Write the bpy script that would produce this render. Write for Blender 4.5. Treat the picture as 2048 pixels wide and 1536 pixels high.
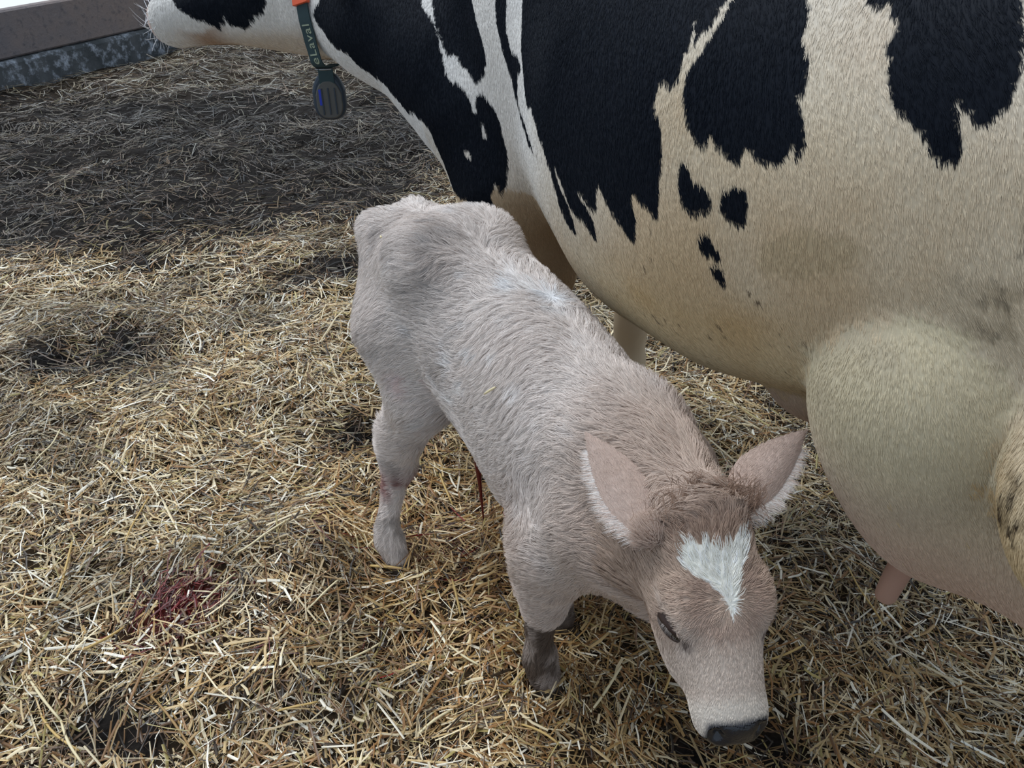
import bpy, math, random
import numpy as np
from mathutils import Vector, Matrix

for o in list(bpy.data.objects):
    bpy.data.objects.remove(o)
SC = bpy.context.scene
COL = SC.collection
rng = np.random.default_rng(7)
random.seed(7)

# ------------------------------------------------------------------ camera
PITCH = math.radians(35.0)
cam_d = bpy.data.cameras.new('camera')
cam_d.sensor_fit = 'HORIZONTAL'
cam_d.sensor_width = 36.0
cam_d.lens = 36.0 * 1547.0 / 2048.0
cam_d.clip_start = 0.05
cam_d.clip_end = 200.0
cam = bpy.data.objects.new('camera', cam_d)
COL.objects.link(cam)
cam.location = (0, 0, 1.40)
cam.rotation_euler = (math.pi / 2 - PITCH, 0, 0)
SC.camera = cam

# ------------------------------------------------------------------ daylight
world = bpy.data.worlds.new('overcast_sky')
SC.world = world
world.use_nodes = True
wn = world.node_tree
bg = wn.nodes['Background']
bg.inputs['Color'].default_value = (0.72, 0.85, 1.0, 1)
bg.inputs['Strength'].default_value = 0.57
sun_d = bpy.data.lights.new('sun', 'SUN')
sun_d.energy = 2.35
sun_d.angle = math.radians(40)
sun_d.color = (0.90, 0.95, 1.0)
sun = bpy.data.objects.new('sun', sun_d)
COL.objects.link(sun)
sun.rotation_euler = Vector((-0.36, 0.26, 0.90)).to_track_quat('Z', 'Y').to_euler()
SC.view_settings.view_transform = 'Standard'
SC.view_settings.look = 'None'
SC.view_settings.gamma = 1.0
SC.view_settings.use_curve_mapping = False
SC.view_settings.exposure = 0.28

# ------------------------------------------------------------------ small helpers
def V(*a):
    return np.array(a, dtype=np.float64)

def unit(v):
    v = np.asarray(v, float)
    return v / (np.linalg.norm(v) + 1e-12)

def unitn(v):
    return v / (np.linalg.norm(v, axis=-1, keepdims=True) + 1e-12)

def sstep(x, a, b):
    t = np.clip((x - a) / (b - a), 0, 1)
    return t * t * (3 - 2 * t)

class Noise:
    """tileable value noise on a 3-D lattice, smooth interpolation"""
    def __init__(self, seed, n=32):
        self.n = n
        self.t = np.random.default_rng(seed).random((n, n, n)).astype(np.float32)
    def __call__(self, p, scale=1.0, octaves=1):
        p = np.asarray(p, float)
        out = 0.0; amp = 1.0; tot = 0.0
        for o in range(octaves):
            q = p * scale + 17.3 * o
            i = np.floor(q).astype(int); f = q - i; f = f * f * (3 - 2 * f)
            i0 = i % self.n; i1 = (i + 1) % self.n
            t = self.t
            x0, y0, z0 = i0[..., 0], i0[..., 1], i0[..., 2]
            x1, y1, z1 = i1[..., 0], i1[..., 1], i1[..., 2]
            fx, fy, fz = f[..., 0], f[..., 1], f[..., 2]
            c = ((t[x0, y0, z0] * (1 - fx) + t[x1, y0, z0] * fx) * (1 - fy) + (t[x0, y1, z0] * (1 - fx) + t[x1, y1, z0] * fx) * fy) * (1 - fz) + \
                ((t[x0, y0, z1] * (1 - fx) + t[x1, y0, z1] * fx) * (1 - fy) + (t[x0, y1, z1] * (1 - fx) + t[x1, y1, z1] * fx) * fy) * fz
            out = out + amp * c; tot += amp; amp *= 0.5; scale = scale * 2.03
        return out / tot            # 0..1
N1, N2, N3, N4 = Noise(1), Noise(2), Noise(3), Noise(4)

def empty(name, loc, label=None, cat=None, group=None):
    o = bpy.data.objects.new(name, None)
    COL.objects.link(o)
    o.location = loc
    o.empty_display_size = 0.1
    if label: o['label'] = label
    if cat: o['category'] = cat
    if group: o['group'] = group
    return o

def origin_of(o):
    v = np.zeros(3)
    while o is not None:
        v = v + np.array(o.location); o = o.parent
    return v

def mesh(name, verts, faces, mat=None, parent=None, smooth=True, colors=None, loc=None, label=None, cat=None, kind=None, group=None):
    """verts in world coordinates; the object's origin is its parent's (or loc)"""
    verts = np.asarray(verts, dtype=np.float64)
    base = np.zeros(3)
    if parent is not None: base = origin_of(parent)
    l = np.zeros(3) if loc is None else np.asarray(loc, float) - base
    me = bpy.data.meshes.new(name)
    v = (verts - base - l).astype(np.float32)
    if isinstance(faces, np.ndarray):
        k = faces.shape[1]
        me.vertices.add(len(v)); me.vertices.foreach_set('co', v.ravel())
        me.loops.add(faces.size); me.loops.foreach_set('vertex_index', faces.astype(np.int32).ravel())
        me.polygons.add(len(faces))
        me.polygons.foreach_set('loop_start', np.arange(0, faces.size, k, dtype=np.int32))
        me.polygons.foreach_set('loop_total', np.full(len(faces), k, dtype=np.int32))
        me.update(calc_edges=True)
        me.validate()
    else:
        me.from_pydata(v.tolist(), [], [list(f) for f in faces])
    if smooth:
        me.polygons.foreach_set('use_smooth', np.ones(len(me.polygons), dtype=bool))
    if colors is not None:
        a = me.color_attributes.new('Col', 'FLOAT_COLOR', 'POINT')
        c = np.ones((len(v), 4), np.float32); c[:, :3] = colors
        a.data.foreach_set('color', c.ravel())
    me.update()
    o = bpy.data.objects.new(name, me)
    COL.objects.link(o)
    o.location = l
    if parent is not None: o.parent = parent
    if mat is not None: me.materials.append(mat)
    for k_, v_ in (('label', label), ('category', cat), ('kind', kind), ('group', group)):
        if v_: o[k_] = v_
    return o

# ------------------------------------------------------------------ materials
def new_mat(name, color=(0.5, 0.5, 0.5), rough=0.7, attr=False, spec=0.3):
    m = bpy.data.materials.new(name)
    m.use_nodes = True
    b = m.node_tree.nodes['Principled BSDF']
    b.inputs['Base Color'].default_value = (*color, 1)
    b.inputs['Roughness'].default_value = rough
    b.inputs['Specular IOR Level'].default_value = spec
    if attr:
        a = m.node_tree.nodes.new('ShaderNodeAttribute'); a.attribute_name = 'Col'
        m.node_tree.links.new(a.outputs['Color'], b.inputs['Base Color'])
    return m

def add_bump(m, scale=40, strength=0.3, dist=0.01, detail=6):
    nt = m.node_tree; b = nt.nodes['Principled BSDF']
    tc = nt.nodes.new('ShaderNodeTexCoord')
    n = nt.nodes.new('ShaderNodeTexNoise'); n.inputs['Scale'].default_value = scale; n.inputs['Detail'].default_value = detail
    bp = nt.nodes.new('ShaderNodeBump'); bp.inputs['Strength'].default_value = strength; bp.inputs['Distance'].default_value = dist
    nt.links.new(tc.outputs['Object'], n.inputs['Vector']); nt.links.new(n.outputs['Fac'], bp.inputs['Height']); nt.links.new(bp.outputs['Normal'], b.inputs['Normal'])
    return m

# ------------------------------------------------------------------ implicit modelling
def frame(axis, up):
    """columns: forward, left, up"""
    x = unit(axis); y = unit(np.cross(up, x)); z = np.cross(x, y)
    return np.stack([x, y, z])      # rows

class Clay:
    """signed field on a grid; shapes are melted together, then skinned with surface nets"""
    def __init__(self, lo, hi, h):
        self.lo = np.asarray(lo, float); self.h = h
        self.n = np.ceil((np.asarray(hi) - self.lo) / h).astype(int) + 1
        self.f = np.full(self.n, 1.0, np.float32)
    def _box(self, lo, hi, pad):
        a = np.maximum(np.floor((np.asarray(lo) - pad - self.lo) / self.h).astype(int), 0)
        b = np.minimum(np.ceil((np.asarray(hi) + pad - self.lo) / self.h).astype(int) + 1, self.n)
        if np.any(b <= a): return None, None
        g = np.meshgrid(*[self.lo[i] + self.h * np.arange(a[i], b[i]) for i in range(3)], indexing='ij')
        return tuple(slice(a[i], b[i]) for i in range(3)), np.stack(g, -1).astype(np.float32)
    def _mix(self, sl, d, k, sub=False):
        o = self.f[sl]
        d = d.astype(np.float32)
        if sub:
            m = np.maximum(k - np.abs(o + d), 0) / k
            self.f[sl] = np.maximum(o, -d) + m * m * k * 0.25
        else:
            m = np.maximum(k - np.abs(o - d), 0) / k
            self.f[sl] = np.minimum(o, d) - m * m * k * 0.25
    def cone(self, p0, p1, r0, r1, k=0.03, sub=False, sq=None):
        p0 = np.asarray(p0, float); p1 = np.asarray(p1, float); r = max(r0, r1)
        sl, g = self._box(np.minimum(p0, p1), np.maximum(p0, p1), r + k + 2 * self.h)
        if sl is None: return
        ax = p1 - p0; L2 = ax @ ax
        q = g - p0.astype(np.float32)
        t = np.clip((q @ ax.astype(np.float32)) / L2, 0, 1)
        rad = r0 + (r1 - r0) * t
        d = np.linalg.norm(q - t[..., None] * ax.astype(np.float32), axis=-1) - rad
        self._mix(sl, d, k, sub)
    def chain(self, pts, radii, k=0.03):
        for i in range(len(pts) - 1):
            self.cone(pts[i], pts[i + 1], radii[i], radii[i + 1], k)
    def ball(self, c, r, R=None, k=0.03, sub=False):
        r = np.broadcast_to(np.asarray(r, float), 3); R = np.eye(3) if R is None else R
        c = np.asarray(c, float); m = r.max()
        sl, g = self._box(c, c, m + k + 2 * self.h)
        if sl is None: return
        q = (g - c.astype(np.float32)) @ R.T.astype(np.float32) / r.astype(np.float32)
        n = np.linalg.norm(q, axis=-1)
        n2 = np.linalg.norm(q / r.astype(np.float32), axis=-1) + 1e-9
        d = n * (n - 1) / n2
        self._mix(sl, d, k, sub)
    def loft(self, org, R, st, k=0.03, n=2.2, smooth=5):
        """st rows: s, side offset, top z, bottom z, half width (in frame R at org)"""
        st = np.asarray(st, float); org = np.asarray(org, float)
        s = np.linspace(st[0, 0], st[-1, 0], 160)
        tab = [np.interp(s, st[:, 0], st[:, i]) for i in range(1, 5)]
        ker = np.hanning(2 * smooth + 3); ker /= ker.sum()
        tab = [np.convolve(np.pad(c, smooth + 1, mode='reflect', reflect_type='odd'), ker, 'valid') for c in tab]
        w = max(np.abs(tab[0]).max() + tab[3].max(), np.abs(tab[1]).max(), np.abs(tab[2]).max())
        corners = np.array([[a, b, c] for a in (s[0], s[-1]) for b in (-w, w) for c in (tab[2].min(), tab[1].max())]) @ R + org
        sl, g = self._box(corners.min(0), corners.max(0), k + 2 * self.h)
        if sl is None: return
        q = (g - org.astype(np.float32)) @ R.T.astype(np.float32)
        S = np.clip(q[..., 0], s[0], s[-1]); 
        off, top, bot, hw = [np.interp(S, s, c).astype(np.float32) for c in tab]
        zc = (top + bot) * 0.5; hh = np.maximum((top - bot) * 0.5, 0.004); hw = np.maximum(hw, 0.004)
        u = np.abs(q[..., 1] - off) / hw; v = np.abs(q[..., 2] - zc) / hh
        rr = (u ** n + v ** n) ** (1.0 / n)
        d = (rr - 1) * np.minimum(hw, hh)
        over = np.maximum(np.maximum(s[0] - q[..., 0], q[..., 0] - s[-1]), 0)
        d = np.where(over > 0, np.sqrt(np.maximum(d, 0) ** 2 + over ** 2), d)
        self._mix(sl, d, k)
    def skin(self):
        f = self.f; h = self.h
        neg = f < 0
        X, Y, Z = f.shape
        c = np.zeros((X - 1, Y - 1, Z - 1), np.uint8)
        for i in (0, 1):
            for j in (0, 1):
                for k in (0, 1):
                    c += neg[i:X - 1 + i, j:Y - 1 + j, k:Z - 1 + k]
        idx = np.argwhere((c > 0) & (c < 8))
        ids = np.full(c.shape, -1, np.int32); ids[idx[:, 0], idx[:, 1], idx[:, 2]] = np.arange(len(idx))
        acc = np.zeros((len(idx), 3)); cnt = np.zeros(len(idx))
        cor = {}
        for i in (0, 1):
            for j in (0, 1):
                for k in (0, 1):
                    cor[(i, j, k)] = f[idx[:, 0] + i, idx[:, 1] + j, idx[:, 2] + k].astype(float)
        for a in cor:
            for ax in range(3):
                if a[ax] == 0:
                    b = list(a); b[ax] = 1; b = tuple(b)
                    fa, fb = cor[a], cor[b]
                    m = (fa < 0) != (fb < 0)
                    t = np.where(m, fa / np.where(m, fa - fb, 1), 0)
                    p = np.tile(np.array(a, float), (len(idx), 1)); p[:, ax] += t
                    acc[m] += p[m]; cnt[m] += 1
        verts = (idx + acc / cnt[:, None]) * h + self.lo
        quads = []
        for ax in range(3):
            o1, o2 = [i for i in range(3) if i != ax]
            sl0 = [slice(None)] * 3; sl1 = [slice(None)] * 3
            sl0[ax] = slice(0, -1); sl1[ax] = slice(1, None)
            e = np.argwhere(neg[tuple(sl0)] != neg[tuple(sl1)])
            ok = (e[:, o1] > 0) & (e[:, o2] > 0) & (e[:, o1] < f.shape[o1] - 1) & (e[:, o2] < f.shape[o2] - 1)
            e = e[ok]
            flip = neg[e[:, 0], e[:, 1], e[:, 2]]
            def cid(d1, d2):
                q = e.copy(); q[:, o1] += d1; q[:, o2] += d2
                return ids[q[:, 0], q[:, 1], q[:, 2]]
            Q = np.stack([cid(-1, -1), cid(0, -1), cid(0, 0), cid(-1, 0)], 1)
            if ax == 1: flip = ~flip
            Q[~flip] = Q[~flip][:, ::-1]
            quads.append(Q)
        return verts, np.concatenate(quads)

def vnormals(v, f):
    a = v[f[:, 0]]; b = v[f[:, 1]]; c = v[f[:, 2]]; d = v[f[:, 3]]
    fn = np.cross(c - a, d - b)
    n = np.zeros_like(v)
    for i in range(4):
        np.add.at(n, f[:, i], fn)
    return unitn(n)

def relax(v, f, it=2, lam=0.5):
    e = np.concatenate([f[:, [0, 1]], f[:, [1, 2]], f[:, [2, 3]], f[:, [3, 0]]])
    for _ in range(it):
        s = np.zeros_like(v); c = np.zeros(len(v))
        np.add.at(s, e[:, 0], v[e[:, 1]]); np.add.at(c, e[:, 0], 1)
        v = v + lam * (s / np.maximum(c, 1)[:, None] - v)
    return v

# ================================================================== CALF BODY
CR = V(-0.19, 1.39, 0.0)                       # ground point below the tail head
CH = unit(V(0.40, -0.46, 0)); CL = V(-CH[1], CH[0], 0); CU = V(0, 0, 1)
CF = np.stack([CH, CL, CU])
def cp(s, b, z):                               # calf frame -> world
    return CR + s * CH + b * CL + z * CU

def build_calf_body():
    k = Clay((-0.55, 0.38, 0.0), (0.52, 1.62, 0.92), 0.0058)
    k.loft(CR, CF, [
        [-0.095, 0.006, 0.74, 0.62, 0.035],
        [-0.072, 0.006, 0.800, 0.52, 0.082],
        [-0.015, 0.006, 0.832, 0.48, 0.104],
        [0.07, 0, 0.840, 0.50, 0.120],
        [0.17, 0.006, 0.832, 0.49, 0.126],
        [0.27, 0.010, 0.812, 0.425, 0.136],
        [0.38, -0.006, 0.790, 0.378, 0.142],
        [0.50, -0.032, 0.765, 0.362, 0.134],
        [0.60, -0.057, 0.745, 0.37, 0.100],
        [0.68, -0.058, 0.710, 0.40, 0.080],
        [0.76, -0.075, 0.670, 0.44, 0.055],
        [0.80, -0.075, 0.61, 0.50, 0.030]], k=0.03, n=2.1)
    # hip bones, pins, tail head
    for sgn in (-1, 1):
        k.ball(cp(0.125, sgn * 0.076, 0.790), 0.042, k=0.09)
        k.ball(cp(-0.066, sgn * 0.045 + 0.006, 0.778), 0.036, k=0.04)
        k.ball(cp(0.035, sgn * 0.058 + 0.004, 0.64), (0.118, 0.058, 0.15), CF, k=0.05)      # thigh
        k.ball(cp(0.60, sgn * 0.062 - 0.046, 0.59), (0.085, 0.045, 0.14), CF, k=0.05)      # shoulder blade
    # hind legs: near (right) straight below, far (left) set forward
    for st, hk, ft, b, bh, bf in ((0.10, 0.000, 0.05, -0.074, -0.092, -0.158), (0.20, 0.12, 0.20, 0.10, 0.11, 0.12)):
        k.chain([cp(0.05, b * 0.9, 0.62), cp(st, b * 1.03, 0.49), cp(hk + 0.03, bh, 0.355), cp(hk + 0.012, bh, 0.29)], [0.100, 0.062, 0.041, 0.040], 0.04)
        k.cone(cp(hk - 0.012, bh, 0.305), cp(hk + 0.02, bh, 0.25), 0.034, 0.033, 0.02)
        k.chain([cp(hk + 0.012, bh, 0.29), cp((hk + ft) / 2, (bh + bf) / 2, 0.20), cp(ft - 0.015, bf, 0.115), cp(ft - 0.01, bf, 0.085), cp(ft + 0.012, bf, 0.045)], [0.040, 0.0225, 0.024, 0.030, 0.027], 0.015)
    # fore legs
    for el, kn, ft, b, bk, bf in ((0.53, 0.505, 0.50, -0.118, -0.112, -0.113), (0.53, 0.47, 0.42, 0.035, 0.02, 0.005)):
        k.chain([cp(0.62, b * 0.95, 0.56), cp(el + 0.015, b, 0.46), cp(el, b * 1.03, 0.385), cp(kn + 0.005, bk, 0.30), cp(kn + 0.005, bk, 0.25)], [0.085, 0.072, 0.053, 0.0395, 0.038], 0.04)
        k.chain([cp(kn + 0.005, bk, 0.255), cp((kn + ft) / 2 - 0.003, (bk + bf) / 2, 0.18), cp(ft, bf, 0.115), cp(ft + 0.004, bf, 0.085), cp(ft + 0.02, bf, 0.045)], [0.038, 0.0245, 0.025, 0.031, 0.028], 0.012)
    # neck
    n0 = cp(0.58, -0.04, 0.63); n1 = V(0.195, 0.84, 0.66); n2 = V(0.230, 0.73, 0.665)
    k.chain([n0, n1, n2], [0.098, 0.066, 0.060], 0.045)
    k.chain([cp(0.68, -0.05, 0.51), V(0.19, 0.80, 0.56), V(0.225, 0.70, 0.61)], [0.080, 0.060, 0.045], 0.05)
    # head
    k.loft(HP, HF, HEAD_ST, k=0.025, n=2.15)
    k.ball(HP + HF.T @ V(0.122, 0.050, 0.024), (0.036, 0.020, 0.024), HF, k=0.02)
    k.ball(HP + HF.T @ V(0.122, -0.050, 0.024), (0.036, 0.020, 0.024), HF, k=0.02)
    k.ball(HP + HF.T @ V(0.13, 0.042, -0.040), (0.085, 0.024, 0.04), HF, k=0.03)
    k.ball(HP + HF.T @ V(0.13, -0.042, -0.040), (0.085, 0.024, 0.04), HF, k=0.03)
    k.ball(HP + HF.T @ V(0.008, 0, 0.040), (0.035, 0.045, 0.022), HF, k=0.02)     # poll crest
    for sgn in (-1, 1):      # eye sockets, nostrils
        k.ball(HP + HF.T @ V(0.145, sgn * 0.064, 0.012), (0.020, 0.0085, 0.0105), HF, k=0.008, sub=True)
        k.ball(HP + HF.T @ V(0.281, sgn * 0.027, 0.016), (0.014, 0.0075, 0.008), HF, k=0.006, sub=True)
    return k.skin()

# calf head frame: forward (poll to muzzle), left, up (forehead normal)
HAX = unit(V(0.03, -0.195, -0.175)); HNR = unit(V(0.150, -0.66, 0.74))
HF = frame(HAX, HNR)
HP = V(0.251, 0.71, 0.725) - 0.055 * HF[2]
HEAD_ST = [
    [-0.03, 0, 0.020, -0.040, 0.035],
    [0.00, 0, 0.050, -0.065, 0.058],
    [0.05, 0, 0.060, -0.078, 0.063],
    [0.11, 0, 0.058, -0.075, 0.067],
    [0.15, 0, 0.051, -0.070, 0.061],
    [0.19, 0, 0.043, -0.060, 0.053],
    [0.23, 0, 0.037, -0.050, 0.0485],
    [0.258, 0, 0.034, -0.040, 0.049],
    [0.277, 0, 0.029, -0.036, 0.045],
    [0.292, 0, 0.012, -0.020, 0.028]]

# ================================================================== COW BODY
M0 = V(0.71, 0.88, 0.0)
KF_ = unit(V(-0.475, 0.88, 0)); KL_ = V(-KF_[1], KF_[0], 0)
KF = np.stack([KF_, KL_, CU])
def kp(a, b, z):
    return M0 + a * KF_ + b * KL_ + z * CU

KHA = kp(1.66, 0.33, 1.09); KHB = kp(2.03, 0.80, 1.005)
KHF = frame(KHB - KHA, CU)
KHL = np.linalg.norm(KHB - KHA)
def build_cow_body():
    k = Clay((-1.25, -0.05, -0.02), (1.55, 2.75, 1.62), 0.0125)
    k.loft(M0, KF, [
        [-0.74, 0, 1.28, 1.02, 0.06],
        [-0.68, 0, 1.34, 0.95, 0.17],
        [-0.55, 0, 1.39, 0.88, 0.24],
        [-0.25, 0, 1.42, 0.84, 0.28],
        [-0.05, 0, 1.41, 0.78, 0.325],
        [0.12, 0, 1.40, 0.70, 0.37],
        [0.35, 0, 1.39, 0.62, 0.41],
        [0.60, 0, 1.39, 0.60, 0.41],
        [0.85, 0, 1.41, 0.63, 0.33],
        [1.00, 0.01, 1.43, 0.67, 0.28],
        [1.15, 0.03, 1.40, 0.70, 0.24],
        [1.30, 0.05, 1.30, 0.78, 0.13]], k=0.05, n=2.25)
    for s in (-1, 1):
        k.ball(kp(-0.25, s * 0.225, 1.355), 0.055, k=0.14)
        k.ball(kp(-0.68, s * 0.12, 1.30), 0.06, k=0.08)
        k.ball(kp(-0.45, s * 0.20, 1.02), (0.29, 0.10, 0.32), KF, k=0.10)
        k.ball(kp(1.07, s * 0.20, 1.00), (0.17, 0.11, 0.34), KF, k=0.08)
        # hind leg
        k.chain([kp(-0.40, s * 0.21, 0.98), kp(-0.275, s * 0.235, 0.87), kp(-0.62, s * 0.22, 0.55), kp(-0.64, s * 0.21, 0.48)], [0.17, 0.125, 0.075, 0.065], 0.08)
        k.chain([kp(-0.64, s * 0.21, 0.48), kp(-0.61, s * 0.21, 0.30), kp(-0.58, s * 0.21, 0.15), kp(-0.55, s * 0.21, 0.07)], [0.065, 0.045, 0.055, 0.06], 0.03)
    for s, dx in ((1, 0.03), (-1, 0.10)):
        k.chain([kp(1.17, s * 0.20 + 0.02, 0.88), kp(1.04 + dx, s * 0.215 + 0.01, 0.76), kp(0.98 + dx, s * 0.18, 0.58), kp(0.99 + dx, s * 0.17, 0.42)], [0.155, 0.12, 0.075, 0.065], 0.06)
        k.chain([kp(0.99 + dx, s * 0.17, 0.42), kp(0.98 + dx, s * 0.165, 0.28), kp(0.99 + dx, s * 0.165, 0.14), kp(1.01 + dx, s * 0.165, 0.07)], [0.065, 0.045, 0.052, 0.06], 0.03)
    # neck and brisket
    k.chain([kp(1.02, 0.02, 1.12), kp(1.25, 0.08, 1.12), kp(1.45, 0.20, 1.12), kp(1.66, 0.34, 1.12)], [0.25, 0.185, 0.145, 0.12], 0.08)
    k.chain([kp(1.12, 0.10, 0.85), kp(1.30, 0.24, 0.97), kp(1.50, 0.35, 1.03), kp(1.70, 0.43, 1.05)], [0.20, 0.155, 0.112, 0.10], 0.08)
    # head
    k.loft(KHA, KHF, [
        [-0.05, 0, 0.10, -0.08, 0.07],
        [0.02, 0, 0.15, -0.12, 0.105],
        [0.14, 0, 0.145, -0.145, 0.115],
        [0.26, 0, 0.11, -0.115, 0.09],
        [0.38, 0, 0.085, -0.085, 0.068],
        [0.48, 0, 0.075, -0.075, 0.072],
        [0.56, 0, 0.07, -0.075, 0.08],
        [0.60, 0, 0.05, -0.055, 0.065],
        [0.615, 0, 0.02, -0.02, 0.03]], k=0.04)
    # udder: shaped on its own, then melted on with a shallow crease
    u = Clay(k.lo, k.lo + k.h * (k.n - 1), k.h)
    u.f = np.full(k.n, 1.0, np.float32)
    for s in (-1, 1):
        u.ball(kp(0.00, s * 0.165, 0.86), (0.165, 0.20, 0.20), KF, k=0.05)
        u.ball(kp(-0.04, s * 0.14, 0.71), (0.145, 0.145, 0.165), KF, k=0.10)
        u.ball(kp(-0.20, s * 0.12, 0.76), (0.17, 0.13, 0.19), KF, k=0.06)
    u.ball(kp(0.225, 0.115, 0.705), (0.10, 0.095, 0.075), KF, k=0.05)
    for s in (-1, 1):
        u.cone(kp(-0.012, s * 0.118, 0.62), kp(-0.006, s * 0.119, 0.525), 0.045, 0.021, k=0.05)
    isud = u.f < k.f
    m = np.maximum(0.014 - np.abs(k.f - u.f), 0) / 0.014
    k.f = np.minimum(k.f, u.f) - m * m * 0.014 * 0.25
    v, q = k.skin()
    ii = np.clip(np.round((v - k.lo) / k.h).astype(int), 0, k.n - 1)
    return v, q, isud[ii[:, 0], ii[:, 1], ii[:, 2]]
# ------------------------------------------------------------------ coats
def srgb(r, g, b):
    c = np.array([r, g, b], float) / 255.0
    return np.where(c <= 0.04045, c / 12.92, ((c + 0.055) / 1.055) ** 2.4)

def inside(poly, x, y):
    """even-odd test of points against a closed outline"""
    p = np.asarray(poly, float); c = np.zeros(x.shape, bool)
    x0, y0 = p[:, 0], p[:, 1]; x1, y1 = np.roll(x0, -1), np.roll(y0, -1)
    for i in range(len(p)):
        if y0[i] == y1[i]: continue
        m = (y0[i] > y) != (y1[i] > y)
        c ^= m & (x < (x1[i] - x0[i]) * (y - y0[i]) / (y1[i] - y0[i]) + x0[i])
    return c

def mix(a, b, t):
    t = np.asarray(t)[..., None]
    return a * (1 - t) + b * t

def sample_surface(v, q, n, weight, count, rg):
    t = np.concatenate([q[:, [0, 1, 2]], q[:, [0, 2, 3]]])
    a, b, c = v[t[:, 0]], v[t[:, 1]], v[t[:, 2]]
    ar = np.linalg.norm(np.cross(b - a, c - a), axis=1) * 0.5
    w = ar * weight[t].mean(1)
    cs = np.cumsum(w); cs /= cs[-1]
    i = np.searchsorted(cs, rg.random(count))
    r1 = np.sqrt(rg.random(count))[:, None]; r2 = rg.random(count)[:, None]
    k0, k1, k2 = 1 - r1, r1 * (1 - r2), r1 * r2
    p = a[i] * k0 + b[i] * k1 + c[i] * k2
    nn = unitn(n[t[i, 0]] * k0 + n[t[i, 1]] * k1 + n[t[i, 2]] * k2)
    return p, nn

def hair(name, root, nrm, direc, length, lift, color, radius, parent, mat, rg, clump=0.0, cell=0.014, curl=0.0, pts=4, droop=0.35):
    N = len(root)
    length = np.broadcast_to(length, N)[:, None]; lift = np.broadcast_to(lift, N)[:, None]
    t = unitn(direc - nrm * np.sum(direc * nrm, 1, keepdims=True))
    t = unitn(t + 0.12 * rg.normal(size=(N, 3)))
    t = unitn(t - nrm * np.sum(t * nrm, 1, keepdims=True))
    d0 = unitn(t * np.cos(lift) + nrm * np.sin(lift))
    lower = unitn(t * np.cos(lift * droop) + nrm * np.sin(lift * droop))
    us = np.linspace(0, 1, pts)
    P = np.stack([root + length * (u * d0 + u * u * 0.6 * (lower - d0)) for u in us], 1)
    if curl > 0:
        s = np.cross(nrm, t); ph = N3(root, 60.0) * 12.0
        P += (curl * length * s)[:, None, :] * (np.sin(ph[:, None] + us[None] * 4.0) * us[None])[..., None]
    clump = np.broadcast_to(clump, N)[:, None]
    if clump.max() > 0:
        key = np.floor((root + 0.006 * np.stack([N1(root, 50), N2(root, 50), N3(root, 50)], 1)) / cell).astype(np.int64)
        key = key[:, 0] * 73856093 ^ key[:, 1] * 19349663 ^ key[:, 2] * 83492791
        _, inv = np.unique(key, return_inverse=True)
        cnt = np.bincount(inv)
        tip = np.stack([np.bincount(inv, P[:, -1, i]) / cnt for i in range(3)], 1)[inv]
        for k, u in enumerate(us):
            P[:, k] += (clump * u ** 1.5) * (tip - P[:, -1]) if k < pts - 1 else 0
        P[:, -1] += clump * (tip - P[:, -1])
    base = origin_of(parent)
    hc = bpy.data.hair_curves.new(name)
    hc.add_curves([pts] * N)
    hc.attributes['position'].data.foreach_set('vector', (P - base).astype(np.float32).ravel())
    rad = hc.attributes.get('radius') or hc.attributes.new('radius', 'FLOAT', 'POINT')
    prof = np.interp(us, [0, 0.5, 1], [1.0, 0.8, 0.25])
    R = np.broadcast_to(radius, N)[:, None] * prof[None]
    rad.data.foreach_set('value', R.astype(np.float32).ravel())
    ca = hc.attributes.new('Col', 'FLOAT_COLOR', 'CURVE')
    c4 = np.ones((N, 4), np.float32); c4[:, :3] = color
    ca.data.foreach_set('color', c4.ravel())
    hc.materials.append(mat)
    o = bpy.data.objects.new(name, hc)
    COL.objects.link(o)
    o.parent = parent
    o['kind'] = 'stuff'
    return o

def refine(v, q, mask):
    """split the chosen quads into four at their edge middles"""
    f = q[mask]; keep = q[~mask]
    e = np.stack([f, np.roll(f, -1, 1)], -1).reshape(-1, 2); es = np.sort(e, 1)
    ue, inv = np.unique(es, axis=0, return_inverse=True)
    inv = inv.reshape(-1, 4)
    m0 = len(v); mid = (v[ue[:, 0]] + v[ue[:, 1]]) * 0.5
    c0 = m0 + len(mid); cen = v[f].mean(1); ci = c0 + np.arange(len(f))
    new = np.concatenate([np.stack([f[:, k], m0 + inv[:, k], ci, m0 + inv[:, k - 1]], 1) for k in range(4)])
    return np.concatenate([v, mid, cen]), np.concatenate([keep, new])

def sub_mesh(v, q, n, mask, *extra):
    """the faces in mask with their own vertex list (and per-vertex normals and extras)"""
    f = q[mask]; u, inv = np.unique(f, return_inverse=True)
    return (v[u], inv.reshape(-1, 4), n[u]) + tuple(x[u] for x in extra)

def soft_normals(o, n):
    o.data.normals_split_custom_set_from_vertices([tuple(x) for x in n])

def coat_mat(name, rough=0.55, spec=0.25, sheen=0.0):
    return new_mat(name, rough=rough, attr=True, spec=spec)

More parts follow.
